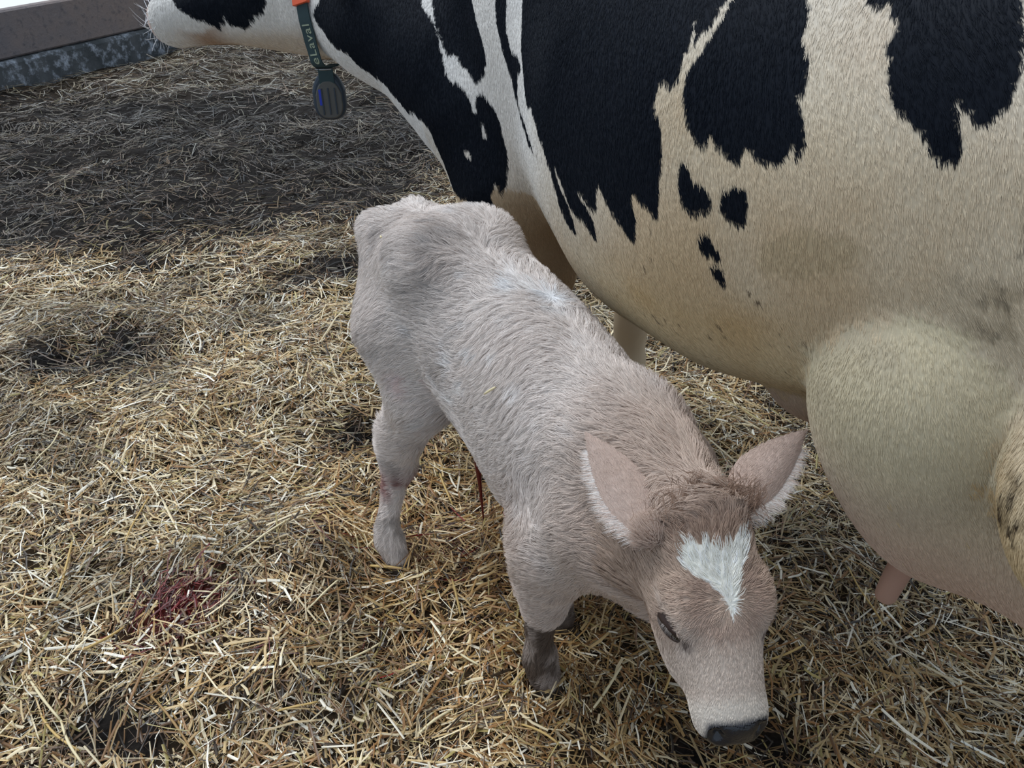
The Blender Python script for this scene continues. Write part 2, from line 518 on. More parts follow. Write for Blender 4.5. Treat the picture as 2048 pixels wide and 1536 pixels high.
def ear(name, base, tip, nrm, W, parent, mat, colors, bend=0.0, cup=0.35, thick=0.004, curl_tip=0.0):
    """cupped leaf shape with two faces; returns the outer face's grid for its hair"""
    U, Vn = 18, 11
    ax = tip - base; L = np.linalg.norm(ax); ax = ax / L
    nrm = unit(nrm - ax * (nrm @ ax)); lat = np.cross(ax, nrm)
    pos = np.zeros((U, Vn, 3)); 
    for i in range(U):
        u = i / (U - 1)
        w = W * max(0.02, (0.26 + 0.74 * math.sin(min(u / 0.42, 1) * math.pi / 2)) * (1 - max(0, (u - 0.42) / 0.58) ** 1.7))
        c = base + ax * L * u + lat * bend * math.sin(u * math.pi) + nrm * curl_tip * u * u
        for j in range(Vn):
            vv = j / (Vn - 1) * 2 - 1
            pos[i, j] = c + lat * w * vv - nrm * cup * w * vv * vv
    g = pos.reshape(-1, 3)
    q = np.array([[i * Vn + j, i * Vn + j + 1, (i + 1) * Vn + j + 1, (i + 1) * Vn + j] for i in range(U - 1) for j in range(Vn - 1)])
    n = vnormals(g, q)
    if (n.mean(0) @ nrm) < 0: q = q[:, ::-1]; n = -n
    bk = g - n * thick
    K = len(g)
    rim = [(i, 0) for i in range(U)] + [(U - 1, j) for j in range(1, Vn)] + [(i, Vn - 1) for i in range(U - 2, -1, -1)] + [(0, j) for j in range(Vn - 2, 0, -1)]
    r = np.array([i * Vn + j for i, j in rim])
    side = np.stack([r, np.roll(r, -1), np.roll(r, -1) + K, r + K], 1)
    o = mesh(name, np.concatenate([g, bk]), np.concatenate([q, q[:, ::-1] + K, side]), mat, parent, colors=np.broadcast_to(colors, (2 * K, 3)))
    return o, g, q, n, lat, ax

def hooves(name, pos, heading, size, mat, parent):
    """cloven hoof: two claws side by side"""
    h = unit(heading); l = V(-h[1], h[0], 0); R = np.stack([h, l, CU])
    k = Clay(pos - 2.2 * size, pos + 2.2 * size, size / 9)
    for s in (-1, 1):
        k.ball(pos + s * 0.42 * size * l + 0.15 * size * h + 0.35 * size * CU, (0.95 * size, 0.40 * size, 0.75 * size), R, k=0.004)
        k.cone(pos + s * 0.42 * size * l - 0.2 * size * h + 0.9 * size * CU, pos + s * 0.40 * size * l + 0.75 * size * h + 0.05 * size * CU, 0.42 * size, 0.30 * size, 0.01)
    k.f = np.maximum(k.f, np.broadcast_to((pos[2] + 0.002 - (k.lo[2] + k.h * np.arange(k.n[2])))[None, None, :], k.n).astype(np.float32))
    v, q = k.skin()
    return mesh(name, v, q, mat, parent)

def tube(pts, radii, sides=10, closed=False):
    pts = np.asarray(pts, float); n = len(pts); radii = np.broadcast_to(radii, n)
    tan = np.gradient(pts, axis=0); tan = unitn(tan)
    ref = V(0.3, 0.5, 0.81); V0 = []
    for i in range(n):
        a = unit(np.cross(tan[i], ref)); b = np.cross(tan[i], a)
        for k in range(sides):
            t = 2 * math.pi * k / sides
            V0.append(pts[i] + radii[i] * (math.cos(t) * a + math.sin(t) * b))
    F = [(i * sides + k, i * sides + (k + 1) % sides, (i + 1) * sides + (k + 1) % sides, (i + 1) * sides + k) for i in range(n - 1) for k in range(sides)]
    V0 = np.array(V0)
    F += [tuple(range(sides))[::-1], tuple(range((n - 1) * sides, n * sides))]
    return V0, F

def spline(pts, n, closed=False):
    p = np.asarray(pts, float); m = len(p); out = []
    seg = m if closed else m - 1
    for i in range(seg):
        g = (lambda k: p[k % m]) if closed else (lambda k: p[min(max(k, 0), m - 1)])
        a, b, c, d = g(i - 1), g(i), g(i + 1), g(i + 2)
        for t in np.linspace(0, 1, n, endpoint=False):
            out.append(0.5 * (2 * b + (c - a) * t + (2 * a - 5 * b + 4 * c - d) * t * t + (3 * b - a - 3 * c + d) * t ** 3))
    if not closed: out.append(p[-1])
    return np.array(out)

# ================================================================== SETTING: bedding floor and barn wall
W0 = V(-3.50, 5.55, 0); W1 = V(-2.70, 7.20, 0)
WD = unit(W1 - W0); WN = V(WD[1], -WD[0], 0)          # WN faces the pen
if WN @ (V(0, 0, 0) - W0) < 0: WN = -WN
def blob(x, y, cx, cy, r):
    return np.exp(-(((x - cx) ** 2 + (y - cy) ** 2) / (r * r)))

def P3(x, y, z=0.0):
    return np.stack([x, y, np.full_like(x, z)], -1)

def ground_h(x, y):
    x = np.asarray(x, float); y = np.asarray(y, float)
    h = 0.060 * (N1(P3(x, y), 1.7) - 0.5) + 0.045 * (N2(P3(x, y), 5.0) - 0.5) + 0.02 * (N3(P3(x, y), 13.0) - 0.5)
    h = h + 0.055 * blob(x, y, -0.47, 1.31, 0.11) - 0.020 * blob(x, y, -0.29, 1.24, 0.07) + 0.03 * blob(x, y, -0.62, 1.15, 0.14)
    foot = 0
    for fx, fy, fr in TREAD:
        foot = np.maximum(foot, np.minimum(1.0, 1.6 * blob(x, y, fx, fy, fr)))
    return (h - 0.012) * (1 - foot) + 0.007 * foot

FEET = [tuple(cp(*f, 0)[:2]) for f in ((0.05, -0.158), (0.20, 0.12), (0.50, -0.113), (0.42, 0.005))]
TREAD = [(fx, fy, 0.08) for fx, fy in FEET] + [tuple(kp(a, b, 0)[:2]) + (0.12,) for a, b in ((-0.53, 0.21), (-0.53, -0.21), (1.06, 0.165), (1.13, -0.165))]

MANURE = [(-0.72, 2.80, 0.16), (-0.85, 2.70, 0.10), (-1.35, 2.22, 0.16), (-1.50, 2.16, 0.12), (-0.80, 0.83, 0.08), (-0.72, 0.80, 0.06), (-1.0, 4.0, 0.35), (-0.45, 1.75, 0.10),
          (0.50, 0.80, 0.07), (0.33, 0.78, 0.05), (-0.62, 3.75, 0.25), (-1.9, 3.3, 0.3), (-1.55, 2.95, 0.12), (-1.9, 3.9, 0.45)]
def dirt_map(x, y):
    w = 0.45 * (N2(P3(x, y, 3.1), 1.6, 3) - 0.5) * 2
    band = sstep(y + w - 0.30 * (x + 1.0), 2.95, 3.65) * (1 - sstep(x + 0.5 * w, -0.75, -0.15))
    far = 1 - 0.62 * sstep(y + 0.6 * w, 4.9, 5.8)
    d = band * far
    for mx, my, r in MANURE:
        d = np.maximum(d, 0.95 * blob(x + 0.05 * w, y + 0.05 * w, mx, my, r))
    return np.clip(d * (0.75 + 0.5 * N3(P3(x, y, 7.7), 4.0, 2)), 0, 1)

def warm_map(x, y):      # trodden, damp straw around the calf
    return np.clip(0.9 * blob(x, y, -0.10, 1.25, 0.42) + 0.35 * blob(x, y, 0.40, 1.0, 0.40), 0, 1)  # second patch kept weak: paler straw colour offsets the shade beside the cow

def blood_map(x, y):
    b = 1.0 * blob(x, y * 1.0, -0.765, 1.10, 0.065) + 0.8 * blob(x, y, -0.69, 1.115, 0.055) + 0.45 * blob(x, y, -0.72, 1.17, 0.05)
    b = b + 0.10 * blob(x, y, -0.47, 1.44, 0.06) + 0.16 * blob(x, y, -0.15, 1.30, 0.12) + 0.18 * blob(x, y, -0.43, 1.33, 0.06) + 0.05 * blob(x, y, -0.25, 1.0, 0.10) + 0.08 * blob(x, y, -0.5, 1.02, 0.06)
    return b

M_mud = new_mat('bedding_soil', rough=0.85, attr=True, spec=0.15)
add_bump(M_mud, 55, 0.7, 0.02, 8)
def build_floor():
    xs = np.concatenate([np.linspace(-9, -3.2, 60), np.linspace(-3.15, 2.2, 330), np.linspace(2.3, 6, 24)])
    ys = np.concatenate([np.linspace(-1.5, 0.45, 50), np.linspace(0.48, 2.9, 180), np.linspace(2.915, 6.0, 210), np.linspace(6.03, 10, 50)])
    X, Y = np.meshgrid(xs, ys, indexing='ij')
    Z = ground_h(X, Y)
    d = dirt_map(X, Y)
    Z = Z + d * 0.085 * (N4(P3(X, Y), 9.0, 4) - 0.45)
    v = np.stack([X, Y, Z], -1).reshape(-1, 3)
    nx, ny = X.shape
    i = np.arange(nx - 1)[:, None] * ny + np.arange(ny - 1)[None]
    q = np.stack([i, i + ny, i + ny + 1, i + 1], -1).reshape(-1, 4)
    away = ((v - W0) @ WN)[q].max(1) > -0.10          # the pen ends at the wall
    q = q[away]
    nz = N3(v, 6.0, 4)
    straw = mix(srgb(44, 35, 26), srgb(76, 61, 42), nz)
    mud = mix(srgb(14, 12, 11), srgb(40, 34, 30), N2(v, 9.0, 4))
    c = mix(straw, mud, np.clip(d.ravel() * 1.4, 0, 1))
    c = mix(c, srgb(80, 14, 10)[None] * np.ones_like(c), np.clip(blood_map(v[:, 0], v[:, 1]) * 0.8, 0, 0.85))
    return mesh('floor', v, q, M_mud, kind='structure', colors=c, label='trodden soil and manure under the straw bedding')
floor = build_floor()

# wall: two courses of precast concrete along the yard side
M_conc = new_mat('stained_concrete', (0.2, 0.18, 0.17), 0.9)
def concrete_nodes(m, c0, c1, c2, s1, s2, lo, hi):
    nt = m.node_tree; b = nt.nodes['Principled BSDF']
    tc = nt.nodes.new('ShaderNodeTexCoord')
    n1 = nt.nodes.new('ShaderNodeTexNoise'); n1.inputs['Scale'].default_value = s1; n1.inputs['Detail'].default_value = 8; n1.inputs['Roughness'].default_value = 0.65
    n2 = nt.nodes.new('ShaderNodeTexNoise'); n2.inputs['Scale'].default_value = s2; n2.inputs['Detail'].default_value = 10; n2.inputs['Roughness'].default_value = 0.7
    r1 = nt.nodes.new('ShaderNodeValToRGB'); r1.color_ramp.elements[0].color = (*c0, 1); r1.color_ramp.elements[1].color = (*c1, 1)
    r1.color_ramp.elements[0].position = 0.35; r1.color_ramp.elements[1].position = 0.65
    r2 = nt.nodes.new('ShaderNodeValToRGB'); r2.color_ramp.elements[0].position = lo; r2.color_ramp.elements[1].position = hi
    mx = nt.nodes.new('ShaderNodeMix'); mx.data_type = 'RGBA'
    mx.inputs[7].default_value = (*c2, 1)
    nt.links.new(tc.outputs['Object'], n1.inputs['Vector']); nt.links.new(tc.outputs['Object'], n2.inputs['Vector'])
    nt.links.new(n1.outputs['Fac'], r1.inputs['Fac']); nt.links.new(n2.outputs['Fac'], r2.inputs['Fac'])
    nt.links.new(r1.outputs['Color'], mx.inputs[6]); nt.links.new(r2.outputs['Color'], mx.inputs[0])
    nt.links.new(mx.outputs[2], b.inputs['Base Color'])
    bp = nt.nodes.new('ShaderNodeBump'); bp.inputs['Strength'].default_value = 0.6; bp.inputs['Distance'].default_value = 0.02
    nt.links.new(n2.outputs['Fac'], bp.inputs['Height']); nt.links.new(bp.outputs['Normal'], b.inputs['Normal'])
concrete_nodes(M_conc, srgb(118, 114, 118), srgb(146, 130, 122), srgb(84, 82, 88), 1.3, 26, 0.52, 0.75)
M_lime = new_mat('limed_plinth', (0.2, 0.2, 0.2), 0.9)
concrete_nodes(M_lime, srgb(66, 70, 72), srgb(98, 100, 102), srgb(176, 182, 192), 4.0, 13, 0.50, 0.66)

def wall_block(name, s0, s1, n0, n1, z0, z1, mat, parent=None, bev=0.012, kind=None, label=None):
    """chamfered concrete block between positions along the wall, depths and heights"""
    vs, fs = [], []
    for (ds, zz0, zz1) in ((0, z0, z1),):
        prof = [(n1 - bev, zz0), (n1, zz0 + bev), (n1, zz1 - bev), (n1 - bev, zz1), (n0 + bev, zz1), (n0, zz1 - bev), (n0, zz0 + bev), (n0 + bev, zz0)]
        K = 28
        for i in range(K + 1):
            s = s0 + (s1 - s0) * i / K
            for j, (n, z) in enumerate(prof):
                p = W0 + WD * s + WN * n + CU * z
                wob = 0.008 * (N2(p, 2.1, 3) - 0.5) if 0 < i < K else 0
                vs.append(p + WN * wob)
        m = len(prof)
        for i in range(K):
            for j in range(m):
                fs.append((i * m + j, i * m + (j + 1) % m, (i + 1) * m + (j + 1) % m, (i + 1) * m + j))
        fs.append(tuple(range(m))); fs.append(tuple(range(K * m, K * m + m))[::-1])
    return mesh(name, vs, fs, mat, parent, smooth=False, kind=kind, label=label)
wall = wall_block('wall_back', -3.0, 9.0, -0.09, 0.0, 0.182, 0.475, M_conc, kind='structure', label='low brown-stained concrete yard wall with sky above')
pl = wall_block('plinth', -3.0, 9.0, -0.12, 0.035, -0.25, 0.174, M_lime, wall, bev=0.02)
pl['label'] = 'rough limed concrete footing'

# pale concrete yard outside the wall
M_yard = new_mat('yard_concrete', srgb(225, 222, 215), 0.9)
add_bump(M_yard, 8, 0.3, 0.02)
yv = [W0 + WD * s_ + WN * n_ + CU * (-0.05) for s_, n_ in ((-30, -0.10), (40, -0.10), (40, -45), (-30, -45))]
mesh('ground_yard', yv, [(0, 1, 2, 3)], M_yard, kind='structure', label='pale concrete yard outside the wall')

# ------------------------------------------------------------------ straw
M_straw = new_mat('straw', rough=0.42, attr=True, spec=0.45)
def strands(x, y, yaw, L, Wd, lift, tilt, bend, col, fold=0.5):
    """each strand is a bent, V-folded strip: 3 stations x 3 points"""
    n = len(x)
    dx, dy = np.cos(yaw), np.sin(yaw)
    P = np.zeros((n, 3, 3, 3), np.float32)
    side = np.stack([-dy, dx, np.zeros(n)], -1)
    roll = rng.normal(0, 0.35, n)
    for i, u in enumerate((-0.5, 0.0, 0.5)):
        px = x + dx * L * u + side[:, 0] * bend * L * (0.25 - u * u) * 4
        py = y + dy * L * u + side[:, 1] * bend * L * (0.25 - u * u) * 4
        pz = ground_h(px, py) + lift + tilt * L * u
        w = Wd * (1.0 if i == 1 else 0.85)
        for j, s in enumerate((-1, 0, 1)):
            P[:, i, j, 0] = px + side[:, 0] * w * 0.5 * s * np.cos(roll)
            P[:, i, j, 1] = py + side[:, 1] * w * 0.5 * s * np.cos(roll)
            P[:, i, j, 2] = pz + w * 0.5 * (s * np.sin(roll) + (fold if s == 0 else 0))
    base = (np.arange(n) * 9)[:, None, None]
    loc = np.array([[i * 3 + j, (i + 1) * 3 + j, (i + 1) * 3 + j + 1, i * 3 + j + 1] for i in (0, 1) for j in (0, 1)])[None]
    q = (base + loc).reshape(-1, 4)
    c = np.repeat(col[:, None, :], 9, 1) 
    c = c * (1 + 0.10 * rng.normal(size=(n, 9, 1)))
    return P.reshape(-1, 3), q, np.clip(c.reshape(-1, 3), 0.002, 1)

PAL = np.array([srgb(192, 170, 130), srgb(222, 210, 184), srgb(172, 142, 96), srgb(146, 108, 66), srgb(104, 76, 48), srgb(172, 160, 108), srgb(238, 236, 230), srgb(58, 47, 37)]) * np.array([1.04, 0.98, 0.86])
def straw_colours(x, y, n):
    d = dirt_map(x, y); w = warm_map(x, y); bl = blood_map(x, y)
    base = np.array([0.19, 0.20, 0.14, 0.11, 0.10, 0.04, 0.12, 0.10])
    dirty = np.array([0.06, 0.05, 0.10, 0.18, 0.28, 0.05, 0.02, 0.26])
    warmp = np.array([0.20, 0.10, 0.24, 0.20, 0.12, 0.04, 0.03, 0.07])
    pr = base[None] * ((1 - d) * (1 - w))[:, None] + dirty[None] * d[:, None] + warmp[None] * (w * (1 - d))[:, None]
    pr /= pr.sum(1, keepdims=True)
    k = (pr.cumsum(1) < rng.random(n)[:, None]).sum(1).clip(0, 7)
    c = PAL[k] * (0.85 + 0.3 * rng.random((n, 1)))
    # older, damper patches of bedding
    damp = sstep(N3(P3(x, y, 5.5), 3.2, 3), 0.46, 0.62) * (1 - 0.8 * blob(x, y, 0.65, 0.75, 0.45))  # damp fades out by the udder, lightening the colour where little light falls
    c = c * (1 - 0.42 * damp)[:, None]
    c = c * mix(np.ones(3), np.array([1.03, 0.95, 0.84]), w)
    grey = c.mean(1, keepdims=True)
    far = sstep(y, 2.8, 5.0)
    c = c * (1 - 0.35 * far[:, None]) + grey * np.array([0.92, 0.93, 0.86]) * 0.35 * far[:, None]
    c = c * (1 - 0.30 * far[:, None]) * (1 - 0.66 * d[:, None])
    red = rng.random(n) < bl * 0.72
    c[red] = mix(srgb(122, 20, 14), srgb(58, 12, 10), rng.random(red.sum())) * (0.5 + 0.7 * rng.random((red.sum(), 1)))
    return c

def scatter(n, x0, x1, y0, y1, Lm, Wm, lift_max, keep_dirt=0.35, shape=None):
    x = rng.uniform(x0, x1, int(n * 1.9)); y = rng.uniform(y0, y1, int(n * 1.9))
    ok = np.abs(x) < 0.80 * (0.30 + y) + 0.25 if shape is None else shape(x, y)
    ok &= rng.random(len(x)) > (1 - keep_dirt) * np.clip(dirt_map(x, y) * 1.15, 0, 1)
    s_ = (x - W0[0]) * WN[0] + (y - W0[1]) * WN[1]
    ok &= s_ > 0.08
    x = x[ok][:n]; y = y[ok][:n]; n = len(x)
    flow = N1(P3(x, y, 2.2), 2.6) * 9.0
    yaw = flow + rng.normal(0, 0.9, n)
    L = Lm * np.exp(rng.normal(0, 0.5, n)); Wd = np.minimum(Wm * np.exp(rng.normal(0, 0.45, n)), 0.0062 * max(1, Wm / 0.0036))
    lift = 0.004 + lift_max * rng.random(n) ** 1.4
    tilt = rng.normal(0, 0.13, n)
    tilt = np.clip(tilt, -(lift + 0.008) * 2 / L, (lift + 0.03) * 2 / L)
    bend = rng.normal(0, 0.05, n)
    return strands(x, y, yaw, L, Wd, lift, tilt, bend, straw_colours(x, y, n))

def build_straw(solids):
    parts = [
        scatter(36000, -1.9, 1.5, 0.45, 2.5, 0.040, 0.0034, 0.034),
        scatter(44000, -1.9, 1.5, 0.45, 2.5, 0.032, 0.0015, 0.040),
        scatter(6500, -1.9, 1.5, 0.45, 2.5, 0.080, 0.0034, 0.036),
        scatter(52000, -3.6, 1.8, 2.4, 4.9, 0.055, 0.0030, 0.032, keep_dirt=0.42),
        *[scatter(420, fx - 0.13, fx + 0.13, fy - 0.13, fy + 0.13, 0.045, 0.0028, 0.050, shape=(lambda fx, fy: lambda x, y: (np.hypot(x - fx, y - fy) > 0.030) & (np.hypot(x - fx, y - fy) < 0.10 + 0.03 * rng.random(len(x))))(fx, fy)) for fx, fy in FEET],
        scatter(42000, -3.4, 2.4, -0.7, 2.7, 0.055, 0.0036, 0.034, shape=lambda x, y: ~((np.abs(x) < 0.80 * (0.30 + y) + 0.22) & (y > 0.47) & (y < 2.6))),
        scatter(28000, -5.6, 2.0, 4.4, 9.0, 0.085, 0.0042, 0.03, keep_dirt=0.5)]
    off = 0; V_, Q_, C_ = [], [], []
    for v, q, c in parts:
        # strands end at the footing and lie round the legs, never through them
        S = v.reshape(-1, 9, 3).astype(float)
        bad = ((S - W0) @ WN).min(1) < 0.050
        near = np.zeros(len(S), bool)
        for fx, fy, fr in TREAD:
            near |= np.hypot(S[:, 4, 0] - fx, S[:, 4, 1] - fy) < 0.22
        for i in np.where(near & ~bad)[0]:
            for j in (0, 1, 2, 4, 6, 7, 8):
                for u in ((0.0, 0.5) if j in (1, 4) else (0.0,)):
                    x = S[i, j] * (1 - u) + S[i, min(j + 3, 8)] * u
                    for bvh in solids:
                        r = bvh.find_nearest(Vector(x), 0.06)
                        if r[0] is not None and (Vector(x) - r[0]).dot(r[1]) < 0.001:
                            bad[i] = True
        keep = ~bad
        v = S[keep].reshape(-1, 3); c = c.reshape(-1, 9, 3)[keep].reshape(-1, 3); n_ = int(keep.sum())
        q = q.reshape(-1, 4, 4)[:n_].reshape(-1, 4)
        V_.append(v); Q_.append(q + off); C_.append(c); off += len(v)
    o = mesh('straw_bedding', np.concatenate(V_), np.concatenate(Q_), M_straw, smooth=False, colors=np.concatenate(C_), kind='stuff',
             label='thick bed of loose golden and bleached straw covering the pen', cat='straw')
    return o
# ================================================================== CALF
M_calf = coat_mat('calf_coat', 0.6, 0.2)
M_eye = new_mat('eye', srgb(16, 15, 17), 0.08, spec=0.6)
M_nose = add_bump(new_mat('wet_nose', srgb(24, 25, 31), 0.22, spec=0.6), 260, 0.35, 0.002, 3)
M_hoof = add_bump(new_mat('hoof_horn', srgb(74, 64, 54), 0.6), 90, 0.3, 0.003)
M_cord = new_mat('cord_blood', srgb(92, 12, 14), 0.25, spec=0.5)
calf = empty('calf', CR, 'newborn pale fawn calf with a white star on its forehead and lowered head', 'calf')

STAR = [(0.049,-0.045),(0.046,-0.035),(0.053,-0.027),(0.051,-0.015),(0.060,-0.003),(0.059,0.007),(0.050,0.020),(0.046,0.036),(0.058,0.040),(0.072,0.034),(0.086,0.022),(0.102,0.016),(0.119,0.011),(0.145,0.002),(0.124,-0.003),(0.111,-0.012),(0.100,-0.019),(0.092,-0.032),(0.084,-0.042),(0.074,-0.047),(0.062,-0.047)]
def head_uv(p):
    return (p - HP) @ HF.T
def calf_uv(p):
    return (p - CR) @ CF.T
def head_w(p):
    """1 on the head, 0 on the body"""
    h = head_uv(p)
    return sstep(h[:, 0], -0.03, 0.05) * (np.abs(h[:, 1]) < 0.11) * (h[:, 2] > -0.12) * (h[:, 2] < 0.10)
def calf_colour(p, jit=None):
    h = head_uv(p); b = calf_uv(p)
    hw = head_w(p)
    n1 = N1(p, 9.0, 3); n2 = N2(p, 28.0, 2); n3 = N3(p, 70.0, 2)
    body = mix(srgb(234, 225, 219), srgb(220, 208, 200), n1)
    body = mix(body, srgb(244, 241, 240), sstep(n2, 0.60, 0.85) * 0.6)
    # tan over neck, shoulder and brisket
    tan = np.maximum(sstep(b[:, 0], 0.48, 0.72), 0.75 * sstep(b[:, 0], 0.38, 0.46) * (1 - sstep(b[:, 2], 0.46, 0.60)))
    body = mix(body, mix(srgb(210, 190, 176), srgb(196, 174, 158), n1), tan * 0.95)
    # grubby rump and flank
    g = sstep(n1 * 0.6 + n2 * 0.4, 0.50, 0.66) * (1 - sstep(b[:, 0], 0.16, 0.30)) * sstep(b[:, 2], 0.42, 0.60)
    body = mix(body, srgb(140, 128, 122), 0.45 * g)
    for (s0, b0, z0, r, a) in ((0.15, -0.055, 0.836, 0.020, 0.4), (0.162, -0.112, 0.763, 0.035, 0.4), (0.10, -0.09, 0.80, 0.04, 0.25), (0.0, -0.08, 0.80, 0.05, 0.3)):
        d = np.linalg.norm(b - np.array([s0, b0, z0]), axis=1)
        body = mix(body, srgb(104, 94, 90), a * np.exp(-(d / r) ** 2) * sstep(n3, 0.35, 0.65))
    # pale hair whorls on the spine
    for (s0, b0, z0, r) in ((0.37, 0.018, 0.791, 0.022), (0.37, 0.018, 0.791, 0.012), (0.310, -0.026, 0.80, 0.012)):
        d = np.linalg.norm(b - np.array([s0, b0, z0]), axis=1)
        body = mix(body, srgb(238, 238, 240), 0.8 * np.exp(-(d / r) ** 2))
    # lower legs: pale, with mud and blood
    low = 1 - sstep(b[:, 2], 0.40, 0.50)
    body = mix(body, srgb(226, 214, 206), low * 0.75 * (b[:, 0] < 0.30))
    hind = (b[:, 0] < 0.30) * 1.0
    fore = 1 - hind
    mud = fore * low * (1 - sstep(b[:, 2] + 0.035 * (n2 - 0.5), 0.215, 0.240)) * (0.55 + 0.45 * sstep(n2, 0.35, 0.55))
    mud = mud * (1 - 0.6 * (1 - sstep(b[:, 2], 0.07, 0.15)) * sstep(n1, 0.4, 0.6))
    body = mix(body, srgb(88, 72, 60), np.clip(mud, 0, 1) * 0.95)
    hm = hind * low * sstep(n2, 0.52, 0.62) * (1 - sstep(b[:, 2], 0.26, 0.38)) * (b[:, 1] < -0.115)
    body = mix(body, srgb(110, 96, 86), 0.4 * hm)
    bl = hind * np.exp(-((b[:, 2] - 0.225) / 0.032) ** 2) * sstep(n2, 0.30, 0.52) * (b[:, 0] > -0.2)
    body = mix(body, srgb(122, 44, 40), 0.75 * bl)
    d = np.linalg.norm((b - np.array([0.150, -0.120, 0.560])) / np.array([1, 1, 0.7]), axis=1)
    body = mix(body, srgb(196, 112, 112), 0.5 * np.exp(-(d / 0.04) ** 2) * sstep(n2, 0.35, 0.65))
    # head
    head = mix(srgb(198, 176, 160), srgb(186, 162, 144), n1)
    face = sstep(h[:, 0], 0.12, 0.20)
    head = mix(head, srgb(198, 184, 172), face * 0.7)
    head = mix(head, srgb(160, 130, 112), 0.7 * (1 - sstep(h[:, 0], 0.035, 0.065)) * sstep(h[:, 2], 0.0, 0.03) * sstep(n2, 0.2, 0.5))
    ring = np.exp(-((np.linalg.norm((h[:, :2] - np.array([0.125, 0.0])) / np.array([1.0, 1.1]), axis=1) - 0.035) / 0.016) ** 2) * (h[:, 2] > 0.01)
    head = mix(head, srgb(160, 132, 118), 0.5 * ring)
    eyed = np.minimum(np.linalg.norm((h - EYE_R) * np.array([1, 1, 1.1]), axis=1), np.linalg.norm((h - EYE_L) * np.array([1, 1, 1.1]), axis=1))
    head = mix(head, srgb(222, 206, 194), 0.6 * np.exp(-((eyed - 0.032) / 0.012) ** 2) * (h[:, 2] > EYE_R[2]))
    head = mix(head, srgb(120, 90, 78), 0.8 * np.exp(-(eyed / 0.019) ** 2))
    tear = np.exp(-(np.linalg.norm((np.abs(h) - np.array([0.170, 0.053, 0.022])) * np.array([1, 1, 1.0]), axis=1) / 0.009) ** 2)
    head = mix(head, srgb(70, 52, 46), 0.85 * tear)
    head = mix(head, srgb(206, 196, 184), sstep(h[:, 0], 0.225, 0.25) * 0.8)
    nose = sstep(h[:, 0], 0.257, 0.268) * sstep(h[:, 2], -0.022, -0.006) * (1 - sstep(np.abs(h[:, 1]), 0.036, 0.044))
    head = mix(head, srgb(70, 70, 76), nose)
    st = inside(STAR, h[:, 0], h[:, 1]) & (h[:, 2] > 0.02)
    head[st] = srgb(246, 243, 234)
    c = mix(body, head, hw)
    return c if jit is None else c * jit[:, None]

EYE_R = np.array([0.147, -0.060, 0.002]); EYE_L = EYE_R * np.array([1, -1, 1])

cv, cq = build_calf_body()
hc_ = head_uv(cv)
near_head = (hc_[:, 0] > 0.02) & (np.abs(hc_[:, 1]) < 0.1) & (np.abs(hc_[:, 2]) < 0.1)
cv, cq = refine(cv, cq, near_head[cq].all(1))
cn = vnormals(cv, cq)
hc_ = head_uv(cv)
nose_v = (hc_[:, 0] > 0.270 - 0.20 * np.maximum(0, 0.022 - np.abs(np.abs(hc_[:, 1]) - 0.022))) & (hc_[:, 2] > -0.016) & (np.abs(hc_[:, 1]) < 0.038)
nose_f = nose_v[cq].sum(1) >= 3
v_, q_, n_, = sub_mesh(cv, cq, cn, ~nose_f)
calf_body = mesh('body', v_, q_, M_calf, calf, colors=calf_colour(v_) * 0.78)
soft_normals(calf_body, n_)
v_, q_, n_ = sub_mesh(cv, cq, cn, nose_f)
nz = mesh('nose', v_ + n_ * 0.0012, q_, M_nose, calf, label='dark wet nose pad')
soft_normals(nz, n_)

# eyes with lids and pale lashes
def sphere(c, r, R=None, nu=20, nv=12):
    R = np.eye(3) if R is None else R
    vs = [c + np.array([0, 0, 1.0]) @ (R * np.asarray(r)[:, None] if np.ndim(r) else R * r)]
    for i in range(1, nv):
        for j in range(nu):
            t = math.pi * i / nv; p = 2 * math.pi * j / nu
            d = np.array([math.sin(t) * math.cos(p), math.sin(t) * math.sin(p), math.cos(t)]) * r
            vs.append(c + d @ R)
    vs.append(c + np.array([0, 0, -1.0]) @ (R * np.asarray(r)[:, None] if np.ndim(r) else R * r))
    F = [(0, 1 + j, 1 + (j + 1) % nu) for j in range(nu)]
    F += [(1 + i * nu + j, 1 + (i + 1) * nu + j, 1 + (i + 1) * nu + (j + 1) % nu, 1 + i * nu + (j + 1) % nu) for i in range(nv - 2) for j in range(nu)]
    L = 1 + (nv - 1) * nu
    F += [(L, 1 + (nv - 2) * nu + (j + 1) % nu, 1 + (nv - 2) * nu + j) for j in range(nu)]
    return np.array(vs), F
M_lid = new_mat('eyelid', srgb(58, 44, 40), 0.5)
eye_objs = []
